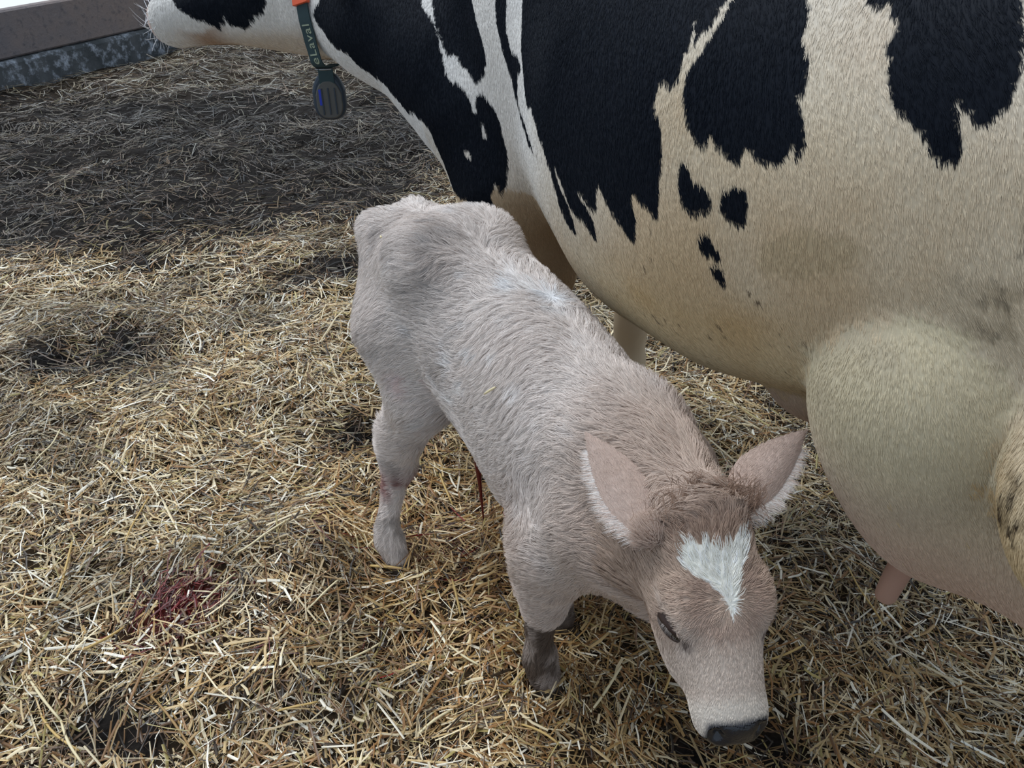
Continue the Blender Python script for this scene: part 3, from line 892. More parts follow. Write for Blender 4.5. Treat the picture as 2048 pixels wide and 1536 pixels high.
for e in (EYE_R, EYE_L):
    sg = np.sign(e[1])
    c = HP + HF.T @ (e * np.array([1, 0.80, 1]))
    v, f = sphere(c, 0.0205)
    along = HF.T @ unit(V(0.040, 0.019 * -sg, 0.036))
    v = v + 0.45 * ((v - c) @ along)[:, None] * along[None]
    eo = mesh('eye', v, f, M_eye, calf)
    # upper lid: a band that hoods the ball; the slit runs forwards and up
    out = unit(HF.T @ V(0.05, sg, 0.1)); upv = unit(np.cross(along, out)) * (1 if sg < 0 else -1)
    if upv @ HF[2] < 0: upv = -upv
    for up_, k0, k1, nm in ((1, 0.10, 1.25, 'upper_eyelid'), (-1, 0.32, 1.25, 'lower_eyelid')):
        gv = []
        for a in np.linspace(-1.25, 1.25, 15):
            for el in np.linspace(k0, k1, 6):
                e2 = el if abs(a) < 1.0 else el
                close = 1 - (a / 1.35) ** 2
                ang = k1 - (k1 - k0 * close) * (k1 - el) / (k1 - k0)
                dvec = math.sin(a) * along + math.cos(a) * (math.cos(ang) * out + up_ * math.sin(ang) * upv)
                gv.append(c + dvec * 0.0219 + 0.45 * 0.0219 * math.sin(a) * along)
        fq = np.array([[i * 6 + j, (i + 1) * 6 + j, (i + 1) * 6 + j + 1, i * 6 + j + 1] for i in range(14) for j in range(5)])
        lid = mesh('eyelid', np.array(gv), fq, M_lid, eo)
        so = lid.modifiers.new('solid', 'SOLIDIFY'); so.thickness = 0.0015; so.offset = 0
    eye_objs.append((eo, c, along, out, upv))

# ears
ear_c = srgb(208, 186, 174) * 0.8
EARS = []
for base, tip, nrm, bend in ((V(0.177, 0.685, 0.684), V(0.101, 0.820, 0.742), V(-0.30, -0.40, 0.85), 0.004), (V(0.274, 0.711, 0.700), V(0.394, 0.815, 0.752), V(0.05, -0.55, 0.83), -0.004)):
    EARS.append(ear('ear', base, tip, nrm, 0.032, calf, M_calf, ear_c, bend))

# hooves
for (s, b, dh) in ((0.05, -0.158, 0.015), (0.20, 0.12, 0.015), (0.50, -0.113, 0.025), (0.42, 0.005, 0.025)):
    hooves('hoof', cp(s + dh, b, 0.004), CH, 0.030, M_hoof, calf)

# torn navel cord with a thread of blood
cpts = spline([V(-0.052, 1.185, 0.480), V(-0.068, 1.186, 0.420), V(-0.069, 1.186, 0.370), V(-0.066, 1.188, 0.310), V(-0.061, 1.190, 0.215)], 6)
v, f = tube(cpts, np.interp(np.linspace(0, 1, len(cpts)), [0, 0.35, 0.6, 1], [0.011, 0.009, 0.0055, 0.0015]), 8)
mesh('navel_cord', v, f, M_cord, calf, label='dark red torn navel cord')

# ------------------------------------------------------------------ calf coat
rh = np.random.default_rng(11)
def calf_flow(p, n):
    b = calf_uv(p); h = head_uv(p); hw = head_w(p)[:, None]
    out = np.sign(b[:, 1:2]) * CL[None]
    d = -0.75 * CH[None] + 0.25 * out - 0.85 * CU[None]
    spine = np.exp(-((b[:, 1] + 0.02) / 0.035) ** 2)[:, None] * sstep(b[:, 2], 0.70, 0.76)[:, None]
    d = d * (1 - spine) + spine * (-CH[None] + 0.35 * out)
    sw = np.stack([N1(p, 7.0) - 0.5, N2(p, 7.0) - 0.5, N3(p, 7.0) - 0.5], 1) * 2.6 + np.stack([N2(p, 22.0) - 0.5, N3(p, 22.0) - 0.5, N4(p, 22.0) - 0.5], 1) * 1.3
    d = d + sw * (1 - hw * 0.4)
    for (s0, b0, z0, r) in ((0.37, 0.018, 0.791, 0.030),):
        q = b - np.array([s0, b0, z0]); dist = np.linalg.norm(q, axis=1)
        rad = unitn(q @ CF)
        w = np.exp(-(dist / r) ** 2)[:, None]
        d = d * (1 - w) + 2.0 * rad * w
    # neck hair runs back from the poll
    up = sstep(h[:, 0], 0.10, 0.13)[:, None] * 2 - 1
    rad = h[:, :2] - np.array([0.128, 0.0]); rad = rad / (np.linalg.norm(rad, axis=1, keepdims=True) + 1e-6)
    hd = rad[:, :1] * HF[0][None] + rad[:, 1:] * HF[1][None]
    hd = hd + 0.35 * sw
    return d * (1 - hw) + hd * hw
wgt = np.ones(len(cv))
hv = head_uv(cv)
wgt *= np.where(hv[:, 0] > 0.06, 1.7, 1.0) * (cv[:, 2] > 0.03)
wgt[nose_v] = 0
eyd = np.minimum(np.linalg.norm(hv - EYE_R, axis=1), np.linalg.norm(hv - EYE_L, axis=1))
wgt[eyd < 0.019] = 0
p, n = sample_surface(cv, cq, cn, wgt, 210000, rh)
b = calf_uv(p); h = head_uv(p); hw = head_w(p)
L = 0.021 + 0.006 * N2(p, 12.0)
L = L + 0.010 * (1 - sstep(b[:, 2], 0.42, 0.52)) * sstep(b[:, 2], 0.36, 0.40)
L = np.where(b[:, 2] < 0.30, 0.013, L)
Lh = np.interp(h[:, 0], [-0.02, 0.03, 0.07, 0.13, 0.2, 0.26], [0.020, 0.021, 0.015, 0.010, 0.006, 0.003])
Lh = np.where((h[:, 2] < -0.03) & (h[:, 0] < 0.12), 0.020, Lh)
L = L * (1 - hw) + Lh * hw
L = L * (0.7 + 0.6 * rh.random(len(p)))
lift = 0.30 + 0.25 * rh.random(len(p)) + 0.25 * (N3(p, 16.0) - 0.5)
lift = lift * (1 - 0.45 * hw * sstep(h[:, 0], 0.08, 0.16))
col = calf_colour(p) * (0.80 + 0.42 * rh.random((len(p), 1)))
hair('coat', p, n, calf_flow(p, n), L, lift, np.clip(col, 0, 0.95), 0.00034, calf, M_calf, rh, clump=0.55 * (1 - 0.85 * hw * sstep(h[:, 0], 0.06, 0.16)), cell=0.013, curl=0.12)

# ear hair: short on the outside, a long pale fringe along the lower edge
for k, (o, g, q, nn, lat, ax) in enumerate(EARS):
    p, n = sample_surface(g, q, nn, np.ones(len(g)), 9000, rh)
    c = mix(srgb(204, 182, 170), srgb(188, 164, 150), N1(p, 30, 2)) * (0.85 + 0.3 * rh.random((len(p), 1)))
    hair('ear_hair', p, n, np.broadcast_to(ax, p.shape) + 0.2 * rh.normal(size=p.shape), 0.006 + 0.004 * rh.random(len(p)), 0.2, c, 0.0003, o, M_calf, rh, clump=0.3)
    low = -1 if lat[2] * 1.0 + lat[1] * 0.3 > 0 else 1
    G = g.reshape(18, 11, 3)
    edge = G[:, 10] if low > 0 else G[:, 0]
    u = 0.05 + 0.80 * rh.random(1500) ** 0.9
    idx = u * 17; i0 = np.floor(idx).astype(int); fr = (idx - i0)[:, None]
    e = edge[i0] * (1 - fr) + edge[np.minimum(i0 + 1, 17)] * fr
    e = e + lat * (-low) * 0.020 * rh.random((len(e), 1)) - 0.002 * nn.mean(0)
    dirn = low * lat[None] * 1.0 + ax[None] * (0.15 + 0.75 * u[:, None]) - 0.15 * nn.mean(0)[None] + 0.38 * rh.normal(size=e.shape)
    c = mix(srgb(240, 236, 232), srgb(206, 178, 162), rh.random(len(e)) ** 1.5)
    hair('ear_fringe', e, np.broadcast_to(nn.mean(0), e.shape), dirn, (0.032 - 0.014 * u) * (0.45 + 0.9 * rh.random(len(e))), 0.15, c, 0.00028, o, M_calf, rh, clump=0.6, cell=0.010)
# longer hair where each ear leaves the head
for (o, g, q, nn, lat, ax) in EARS:
    M_ = 1500
    b0 = g.reshape(18, 11, 3)[0].mean(0)
    off = unitn(rh.normal(size=(M_, 3))); off = off - ax[None] * np.maximum(0, off @ ax)[:, None] * 0.5
    r = b0 + ax * 0.006 + off * np.array([0.017]) * (0.5 + 0.5 * rh.random((M_, 1)))
    nb = unitn(off + 0.6 * nn.mean(0)[None])
    c = mix(srgb(204, 182, 168), srgb(180, 154, 138), rh.random(M_))
    hair('ear_tuft', r, nb, np.broadcast_to(ax, r.shape) + 0.35 * rh.normal(size=r.shape), 0.020 + 0.016 * rh.random(M_), 0.25, c, 0.00032, o, M_calf, rh, clump=0.5, cell=0.010)
# curly poll tuft
p = HP + np.stack([rh.normal(0.010, 0.014, 2400), rh.normal(0, 0.026, 2400), np.full(2400, 0.054)], 1) @ HF
tuft_n = np.broadcast_to(HF[2], p.shape)
c = mix(srgb(158, 130, 112), srgb(98, 74, 60), rh.random(len(p)) * sstep(N1(p, 40), 0.3, 0.7))
hair('poll_tuft', p, tuft_n, np.broadcast_to(-0.9 * HF[0], p.shape) + 1.0 * (np.stack([N1(p, 35), N2(p, 35), N3(p, 35)], 1) - 0.5) * 4, 0.014 + 0.010 * rh.random(len(p)), 0.38, c, 0.00034, calf, M_calf, rh, clump=0.75, cell=0.011, curl=0.35, pts=5)
# lashes
for (eo, c, along, out, upv) in eye_objs:
    a = rh.uniform(-0.95, 0.95, 60)
    r = c + 0.0222 * (np.sin(a)[:, None] * along + np.cos(a)[:, None] * (0.97 * out + 0.22 * upv))
    hair('eyelashes', r, np.broadcast_to(out, r.shape), np.broadcast_to(-0.9 * upv + 0.5 * out, r.shape) + 0.5 * np.sin(a)[:, None] * along, 0.007 + 0.004 * rh.random(60), 0.55, np.tile(srgb(150, 140, 134), (60, 1)), 0.00025, eo, M_calf, rh)

# ================================================================== COW
COWPAT = {
    'rear':[(0.158,1.268),(0.135,1.264),(0.119,1.257),(0.111,1.258),(0.111,1.248),(0.109,1.24),(0.104,1.227),(0.097,1.222),(0.095,1.215),(0.081,1.195),(0.074,1.19),(0.064,1.183),(0.054,1.178),(0.041,1.172),(0.027,1.161),(0.019,1.154),(0.012,1.148),(0.002,1.149),(-0.006,1.15),(-0.004,1.166),(0.004,1.18),(0.009,1.188),(0.022,1.201),(0.011,1.196),(0.005,1.195),(-0.004,1.191),(-0.01,1.19),(-0.016,1.197),(-0.022,1.201),(-0.022,1.209),(-0.022,1.216),(-0.02,1.232),(-0.011,1.25),(0.015,1.285)],
    'mid':[(0.327,1.247),(0.326,1.227),(0.327,1.209),(0.334,1.189),(0.338,1.166),(0.329,1.139),(0.314,1.119),(0.301,1.107),(0.288,1.099),(0.279,1.096),(0.275,1.102),(0.269,1.111),(0.264,1.105),(0.254,1.104),(0.245,1.096),(0.234,1.094),(0.224,1.093),(0.222,1.101),(0.217,1.111),(0.212,1.109),(0.204,1.103),(0.192,1.102),(0.178,1.101),(0.169,1.105),(0.166,1.111),(0.16,1.122),(0.155,1.119),(0.148,1.119),(0.146,1.126),(0.149,1.141),(0.158,1.155),(0.165,1.163),(0.176,1.171),(0.172,1.178),(0.172,1.187),(0.176,1.196),(0.182,1.21),(0.196,1.222),(0.207,1.23),(0.209,1.239),(0.214,1.247),(0.228,1.26)],
    'front':[(0.89,1.17),(0.87,1.125),(0.853,1.088),(0.803,1.027),(0.786,1.017),(0.762,1.026),(0.745,1.016),(0.673,0.985),(0.626,0.968),(0.595,0.937),(0.587,0.914),(0.577,0.904),(0.557,0.885),(0.54,0.878),(0.541,0.901),(0.556,0.93),(0.579,0.951),(0.602,0.975),(0.593,0.973),(0.575,0.957),(0.549,0.926),(0.528,0.914),(0.504,0.909),(0.494,0.901),(0.479,0.897),(0.48,0.924),(0.493,0.94),(0.518,0.948),(0.526,0.956),(0.503,0.949),(0.484,0.943),(0.472,0.949),(0.474,0.971),(0.468,0.987),(0.452,0.972),(0.436,0.961),(0.417,0.948),(0.399,0.94),(0.377,0.935),(0.373,0.969),(0.386,0.99),(0.389,1.004),(0.374,0.998),(0.358,0.996),(0.345,0.99),(0.334,0.987),(0.333,1.005),(0.335,1.025),(0.338,1.057),(0.342,1.082),(0.353,1.104),(0.363,1.115),(0.378,1.124),(0.377,1.135),(0.377,1.15),(0.367,1.148),(0.358,1.147),(0.354,1.152),(0.346,1.156),(0.35,1.169),(0.354,1.188),(0.351,1.199),(0.364,1.216),(0.362,1.219),(0.352,1.207),(0.346,1.194),(0.342,1.208),(0.334,1.222),(0.335,1.236),(0.335,1.247)],
    'stripe':[(0.99,1.157),(0.948,1.163),(0.939,1.114),(0.915,1.084),(0.861,1.079),(0.851,1.067),(0.874,1.049),(0.869,1.005),(0.821,0.982),(0.771,0.966),(0.742,0.946),(0.796,0.953),(0.847,0.979),(0.89,1.009),(0.922,1.047),(0.951,1.077),(0.976,1.117)],
    'spot':[(0.308,1.073),(0.301,1.066),(0.295,1.068),(0.282,1.052),(0.27,1.052),(0.262,1.05),(0.249,1.037),(0.248,1.02),(0.256,1.014),(0.265,1.017),(0.275,1.007),(0.285,1.012),(0.295,1.017),(0.303,1.038),(0.307,1.053)],
    'spot2':[(0.237,1.053),(0.232,1.059),(0.223,1.065),(0.215,1.064),(0.21,1.069),(0.203,1.062),(0.196,1.05),(0.197,1.036),(0.198,1.024),(0.206,1.019),(0.216,1.021),(0.229,1.023),(0.237,1.037)],
    'spot3':[(0.26,0.986),(0.254,0.995),(0.245,0.99),(0.236,0.982),(0.229,0.977),(0.225,0.968),(0.235,0.963),(0.247,0.964),(0.257,0.966),(0.261,0.975)],
    'spot4':[(0.243,0.954),(0.234,0.953),(0.225,0.958),(0.22,0.946),(0.214,0.934),(0.223,0.928),(0.232,0.934)],
    'shoulder':[(1.556,1.095),(1.581,1.06),(1.553,1.041),(1.518,1.019),(1.494,1.004),(1.447,0.993),(1.419,0.966),(1.389,0.954),(1.329,0.937),(1.281,0.914),(1.255,0.893),(1.225,0.907),(1.211,0.892),(1.191,0.893),(1.171,0.875),(1.165,0.842),(1.153,0.815),(1.121,0.747),(1.05,0.755),(0.994,0.733),(0.976,0.755),(0.983,0.776),(0.978,0.809),(0.963,0.784),(0.957,0.799),(0.956,0.835),(0.958,0.882),(0.969,0.918),(0.97,0.94),(0.996,0.962),(1.03,0.981),(1.051,0.971),(1.045,0.942),(1.053,0.938),(1.063,0.961),(1.076,0.972),(1.104,0.987),(1.123,0.988),(1.14,0.999),(1.157,1.031),(1.168,1.041),(1.187,1.071),(1.213,1.092),(1.245,1.105),(1.273,1.122)],
    'blob':[(1.246,1.125),(1.21,1.092),(1.177,1.063),(1.165,1.046),(1.148,1.036),(1.14,1.04),(1.113,1.025),(1.086,1.015),(1.065,0.999),(1.049,0.999),(1.025,1.017),(1.015,1.054),(1.036,1.089),(1.065,1.121),(1.085,1.145)],
    'w1':[(1.03,0.919),(1.022,0.917),(1.012,0.892),(1.022,0.894)],
    'w2':[(1.07,0.858),(1.05,0.858),(1.04,0.843),(1.056,0.845)],
    'face':[(0.507,0.047),(0.498,0.031),(0.482,0.02),(0.46,0.002),(0.436,-0.009),(0.407,-0.025),(0.401,-0.037),(0.391,-0.024),(0.379,-0.021),(0.375,-0.004),(0.371,-0.017),(0.367,-0.028),(0.342,-0.031),(0.33,-0.039),(0.305,-0.032),(0.293,-0.023),(0.277,-0.017),(0.265,-0.009),(0.249,-0.005),(0.25,0.004),(0.237,0.01),(0.235,0.021)],
}
EXT = {'rear': [(-0.05, 1.40), (-0.1, 1.56), (0.20, 1.56)], 'mid': [(0.24, 1.32), (0.262, 1.40), (0.30, 1.41), (0.325, 1.32)], 'front': [(0.36, 1.32), (0.43, 1.56), (0.96, 1.56), (0.92, 1.3)],
       'shoulder': [(1.30, 1.25), (1.33, 1.55), (1.80, 1.55), (1.63, 1.2)], 'blob': [(1.11, 1.3), (1.2, 1.35), (1.27, 1.25)], 'face': [(0.22, 0.08), (0.25, 0.2), (0.45, 0.2), (0.51, 0.09)]}
for k_, e_ in EXT.items(): COWPAT[k_] = COWPAT[k_] + e_
COWPAT['stripe'] = COWPAT['stripe'][:1] + [(1.0, 1.34), (0.965, 1.34)] + COWPAT['stripe'][1:]
def cow_uv(p):
    return (p - M0) @ KF.T
def cow_black(p):
    b = cow_uv(p); h = (p - KHA) @ KHF.T
    # tongues of hair: the edge is ragged along the lie of the coat
    rag = 0.010 * (N1(p, 130.0) - 0.5)
    a, z = b[:, 0] + rag * 0.4, b[:, 2] + rag + 0.006 * (N2(p, 60.0) - 0.5)
    flip = b[:, 1] < -0.02
    a = np.where(flip & (b[:, 0] < 1.2), a + 0.17, a)
    m = np.zeros(len(p), bool)
    for k in ('rear', 'mid', 'front', 'stripe', 'spot', 'spot2', 'spot3', 'spot4', 'shoulder', 'blob'):
        m |= inside(COWPAT[k], a, z)
    for k in ('w1', 'w2'):
        m &= ~inside(COWPAT[k], a, z)
    hd = (h[:, 0] > 0.10) & (np.abs(h[:, 1]) < 0.16) & (np.abs(h[:, 2]) < 0.2) & (b[:, 0] > 1.6)
    hm = inside(COWPAT['face'], h[:, 0] + rag, h[:, 2] + rag)
    m = np.where(hd, hm, m)
    return m & (b[:, 2] > 0.5)
def cow_colour(p, ud=None):
    b = cow_uv(p); h = (p - KHA) @ KHF.T
    n1, n2, n3 = N1(p, 5.0, 3), N2(p, 26.0, 3), N3(p, 110.0, 2)
    white = mix(srgb(226, 224, 222), srgb(212, 206, 198), n1)
    yell = (1 - sstep(b[:, 0], 0.25, 0.95)) * 0.75 + 0.55 * (1 - sstep(b[:, 2], 0.70, 0.98))
    yell = np.clip(yell * (0.75 + 0.5 * n1), 0, 1) * (b[:, 0] < 1.2) * (1 - 0.40 * sstep(b[:, 2], 1.12, 1.28))
    white = mix(white, mix(srgb(210, 190, 154), srgb(200, 172, 130), sstep(n1, 0.3, 0.7)), yell)
    # dung and lying marks
    d = np.sqrt(((b[:, 0] - 0.115) / 0.068) ** 2 + ((b[:, 2] - 1.015 + 0.25 * (b[:, 0] - 0.115)) / 0.042) ** 2)
    white = mix(white, srgb(184, 164, 132), 0.7 * (1 - sstep(d + 1.3 * (n1 - 0.5) + 0.7 * (n2 - 0.5), 0.75, 1.05)))
    leg = (1 - sstep(b[:, 0], -0.16, 0.0)) * (b[:, 2] < 1.22)
    sp = sstep(n2, 0.56, 0.70)
    white = mix(white, srgb(120, 100, 70), 0.65 * leg * sp)
    white = mix(white, srgb(60, 50, 42), 0.85 * leg * sstep(n2 * 0.5 + n3 * 0.5, 0.62, 0.70))
    white = mix(white, srgb(70, 54, 40), 0.8 * sstep(n3 * 0.55 + n2 * 0.45, 0.70, 0.76) * (b[:, 2] < 0.98) * (b[:, 0] < 0.8))
    white = mix(white, srgb(150, 112, 78), 0.55 * (1 - sstep(b[:, 2], 0.62, 0.74)) * sstep(b[:, 0], 0.28, 0.45) * (b[:, 0] < 0.95))  # brown shade along the lower belly, put into the coat colour
    if ud is not None:
        u = mix(srgb(208, 195, 166), srgb(208, 180, 160), 1 - sstep(b[:, 2], 0.60, 0.86))
        u = mix(u, srgb(164, 150, 134), 0.38 * sstep(n1, 0.42, 0.62) * sstep(b[:, 2], 0.66, 0.76))
        u = mix(u, srgb(170, 120, 104), 0.5 * (1 - sstep(b[:, 2], 0.54, 0.60)))
        white = mix(white, u, ud)
    head = (h[:, 0] > 0.1) & (b[:, 0] > 1.5)
    chin = head * (1 - sstep(h[:, 2] + 0.06 * (n1 - 0.5), -0.075, -0.015)) * (1 - sstep(h[:, 0], 0.45, 0.50))
    white = mix(white, srgb(186, 164, 136), 0.65 * chin)
    lip = head * np.exp(-((h[:, 0] - 0.45) / 0.05) ** 2) * (1 - sstep(h[:, 2] + 0.05 * (n2 - 0.5), -0.035, -0.015))
    white = mix(white, srgb(158, 122, 92), 0.75 * lip)
    white = mix(white, srgb(216, 180, 164), 0.75 * head * sstep(h[:, 0], 0.585, 0.60))
    arm = (b[:, 0] > 0.86) & (b[:, 0] < 1.12) & (b[:, 2] < 0.80)
    white = mix(white, mix(srgb(206, 184, 150), srgb(166, 132, 92), n1), 0.7 * arm)
    blk = cow_black(p)
    c = np.where(blk[:, None], srgb(14, 19, 28)[None], white)
    return c, blk

M_cow = coat_mat('cow_coat', 0.6, 0.10)
M_teat = add_bump(new_mat('teat_skin', srgb(184, 148, 132), 0.6), 160, 0.25, 0.003)
cow = empty('cow', M0, 'black and white dairy cow with a swollen udder standing beside the calf', 'cow')
kv, kq, kud = build_cow_body()
kud = kud.astype(float)
bb = cow_uv(kv)
left = (bb[:, 1] > -0.02) & (bb[:, 0] > -0.45) & (bb[:, 2] > 0.55)
nv0 = len(kv)
kn0 = vnormals(kv, kq)
kv2, kq2 = refine(kv, kq, left[kq].all(1))
def extend(a):          # carry a per-vertex value through refine
    f = kq[left[kq].all(1)]
    e = np.sort(np.stack([f, np.roll(f, -1, 1)], -1).reshape(-1, 2), 1); ue = np.unique(e, axis=0)
    return np.concatenate([a, (a[ue[:, 0]] + a[ue[:, 1]]) * 0.5, a[f].mean(1)])
kud2 = extend(kud); kn2 = unitn(extend(kn0))
kv, kq, kn, kud = kv2, kq2, kn2, kud2
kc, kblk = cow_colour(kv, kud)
kc = kc * np.where(kblk, 1.0, 0.85)[:, None]
ud_f = (kud[kq].mean(1) > 0.5)
v_, q_, n_, c_ = sub_mesh(kv, kq, kn, ~ud_f, kc)
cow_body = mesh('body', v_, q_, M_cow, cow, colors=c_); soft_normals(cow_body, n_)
v_, q_, n_, c_ = sub_mesh(kv, kq, kn, ud_f, kc)
udder = mesh('udder', v_, q_, M_cow, cow, colors=c_, label='swollen pinkish cream udder'); soft_normals(udder, n_)
for a, s in ((-0.005, 0.118), (-0.02, -0.118), (-0.25, 0.09), (-0.25, -0.09)):
    z0 = 0.555 if a > -0.1 else 0.62
    pts = [kp(a - 0.006, s, z0 + 0.035), kp(a - 0.003, s, z0 - 0.02), kp(a + 0.003, s * 1.03, z0 - 0.075), kp(a + 0.006, s * 1.05, z0 - 0.125), kp(a + 0.007, s * 1.05, z0 - 0.148), kp(a + 0.007, s * 1.05, z0 - 0.152)]
    pp = spline(pts, 5)
    v, f = tube(pp, np.interp(np.linspace(0, 1, len(pp)), [0, 0.2, 0.4, 0.78, 0.93, 1.0], [0.034, 0.024, 0.0195, 0.0165, 0.013, 0.004]), 16)
    mesh('teat', v, f, M_teat, udder)

# hooves, eyes, ears, whiskers
for (a, b_) in ((-0.55, 0.21), (-0.55, -0.21), (1.04, 0.165), (1.11, -0.165)):
    hooves('hoof', kp(a + 0.02, b_, 0.002), KF_, 0.062, M_hoof, cow)
for s in (-1, 1):
    v, f = sphere(KHA + KHF.T @ V(0.17, s * 0.108, 0.075), 0.024)
    mesh('eye', v, f, M_eye, cow)
    bp_ = KHA + KHF.T @ V(0.0, s * 0.09, 0.10)
    ear('ear', bp_, bp_ + KHF.T @ V(-0.05, s * 0.20, -0.01), KHF.T @ V(-0.6, 0, 0.8), 0.05, cow, M_cow, srgb(30, 32, 38))
M_whisk = coat_mat('whisker', 0.4)
rw = np.random.default_rng(5)
th = rw.uniform(-2.6, 2.6, 90)
loc = np.stack([rw.uniform(0.565, 0.605, 90), 0.055 * np.sin(th), 0.052 * np.cos(th)], 1)
root = KHA + loc @ KHF
dr = np.stack([0.9 + 0 * th, 0.5 * np.sin(th), 0.35 * np.cos(th)], 1) @ KHF + 0.25 * rw.normal(size=(90, 3))
hair('whiskers', root, unitn((loc * np.array([0.3, 1, 1])) @ KHF), dr, 0.035 + 0.035 * rw.random(90), 0.5, np.tile(srgb(240, 240, 244), (90, 1)), 0.0007, cow, M_whisk, rw)

# cow coat: short, sleek hair on the flank that shows
rk = np.random.default_rng(23)
bb = cow_uv(kv)
wg = ((bb[:, 1] > -0.02) & (bb[:, 0] > -0.42)).astype(float)
wg *= (kn @ KL_ > -0.55) * (bb[:, 2] > 0.35) * (bb[:, 2] < 1.36)
p, n = sample_surface(kv, kq, kn, wg, 400000, rk)
_, nnud = None, None
# nearest udder flag by position
bp_ = cow_uv(p)
ii_ = np.clip(np.floor((p - kv.min(0)) / 0.02).astype(int), 0, 199)
vi_ = np.clip(np.floor((kv - kv.min(0)) / 0.02).astype(int), 0, 199)
grid = np.zeros((200, 200, 200), np.float32); grid[vi_[:, 0], vi_[:, 1], vi_[:, 2]] = kud
udp = grid[ii_[:, 0], ii_[:, 1], ii_[:, 2]]
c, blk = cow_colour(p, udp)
c = c * (0.88 + 0.24 * rk.random((len(p), 1)))
fl = -0.55 * KF_[None] - 0.85 * CU[None] + 0.8 * (np.stack([N1(p, 8.0), N2(p, 8.0), N3(p, 8.0)], 1) - 0.5)
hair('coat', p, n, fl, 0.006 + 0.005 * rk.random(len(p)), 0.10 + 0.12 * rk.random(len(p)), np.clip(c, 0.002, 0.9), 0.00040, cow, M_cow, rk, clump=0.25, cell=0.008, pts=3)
from mathutils.bvhtree import BVHTree
def solid(v, q):
    return BVHTree.FromPolygons([tuple(x) for x in v], [tuple(int(i) for i in f) for f in q])
COW_SKIN, CALF_SKIN = solid(kv, kq), solid(cv, cq)
hoof_solids = []
for o_ in [o_ for o_ in bpy.data.objects if o_.name.split('.')[0] == 'hoof']:
    w_ = np.array([v_.co[:] for v_ in o_.data.vertices]) + origin_of(o_)
    hoof_solids.append(solid(w_, [tuple(p_.vertices) for p_ in o_.data.polygons]))
build_straw([COW_SKIN, CALF_SKIN] + hoof_solids)

# ================================================================== COLLAR with pendant
M_strap = add_bump(new_mat('collar_webbing', srgb(44, 62, 66), 0.75), 700, 0.4, 0.001, 2)
M_tag = add_bump(new_mat('pendant_plastic', srgb(46, 56, 68), 0.5), 120, 0.3, 0.002)
M_tagf = add_bump(new_mat('pendant_face', srgb(84, 84, 82), 0.6), 90, 0.3, 0.002)
M_blue = new_mat('blue_mark', srgb(40, 58, 170), 0.5)
M_orange = new_mat('orange_clip', srgb(214, 92, 58), 0.45)
M_letter = new_mat('strap_lettering', srgb(150, 160, 140), 0.6)
M_metal = new_mat('buckle_metal', srgb(140, 140, 140), 0.35); M_metal.node_tree.nodes['Principled BSDF'].inputs['Metallic'].default_value = 0.9
KB = V(-0.4730, 2.0540, 0.9370)            # lowest point of the loop
collar = empty('cow_collar', KB, 'dark teal webbing collar with a hanging grey pendant on the cow', 'collar')
KN = V(-0.5190, 2.0330, 1.0800)            # on the near side of the neck
loop = spline([KB, V(-0.4950, 2.0400, 1.0000), KN, V(-0.520, 2.075, 1.20), V(-0.47, 2.18, 1.285), V(-0.37, 2.31, 1.22), V(-0.34, 2.345, 1.08), V(-0.39, 2.22, 0.965)], 14, closed=True)
# the strap bears on the neck above and hangs free under the throat
def off_skin(p):
    r = COW_SKIN.find_nearest(Vector(p)); n_ = np.array(r[1]); return np.array(r[0]), n_, float((p - np.array(r[0])) @ n_)
m = len(loop); ii = np.arange(m)
hang = np.clip(1 - np.minimum(ii, m - ii) / 17.0, 0, 1)          # 1 at the lowest point
for it in range(14):
    new = loop.copy()
    for i in range(m):
        c_, n_, d_ = off_skin(loop[i])
        lim = 0.010 + 0.20 * hang[i]
        new[i] = loop[i] + n_ * (np.clip(d_, 0.009, lim) - d_) * 0.8
    sm = 0.5 * new + 0.25 * (np.roll(new, 1, 0) + np.roll(new, -1, 0))
    loop = np.where(hang[:, None] > 0.6, new, sm)
cen = loop.mean(0)
m = len(loop)
tan = unitn(np.roll(loop, -1, 0) - np.roll(loop, 1, 0))
rad = loop - cen; rad = unitn(rad - tan * np.sum(rad * tan, 1, keepdims=True))
wd = unitn(np.cross(tan, rad))
vs = []
for i in range(m):
    for (a, t) in ((-1, 0.0), (1, 0.0), (1, 0.003), (-1, 0.003)):
        vs.append(loop[i] + wd[i] * a * 0.0185 + rad[i] * t)
fs = [(i * 4 + k, i * 4 + (k + 1) % 4, ((i + 1) % m) * 4 + (k + 1) % 4, ((i + 1) % m) * 4 + k) for i in range(m) for k in range(4)]
strap = mesh('strap', vs, fs, M_strap, collar, smooth=False)
def strap_at(s):
    """point, tangent, out, across at arc length s from the lowest point, along the near side"""
    d = np.concatenate([[0], np.cumsum(np.linalg.norm(np.diff(loop, axis=0), axis=1))])
    f = np.interp(s, d, np.arange(m)); i = int(f); t = f - i
    g = lambda A: A[i] * (1 - t) + A[(i + 1) % m] * t
    return g(loop), unit(g(tan)), unit(g(rad)), unit(g(wd))
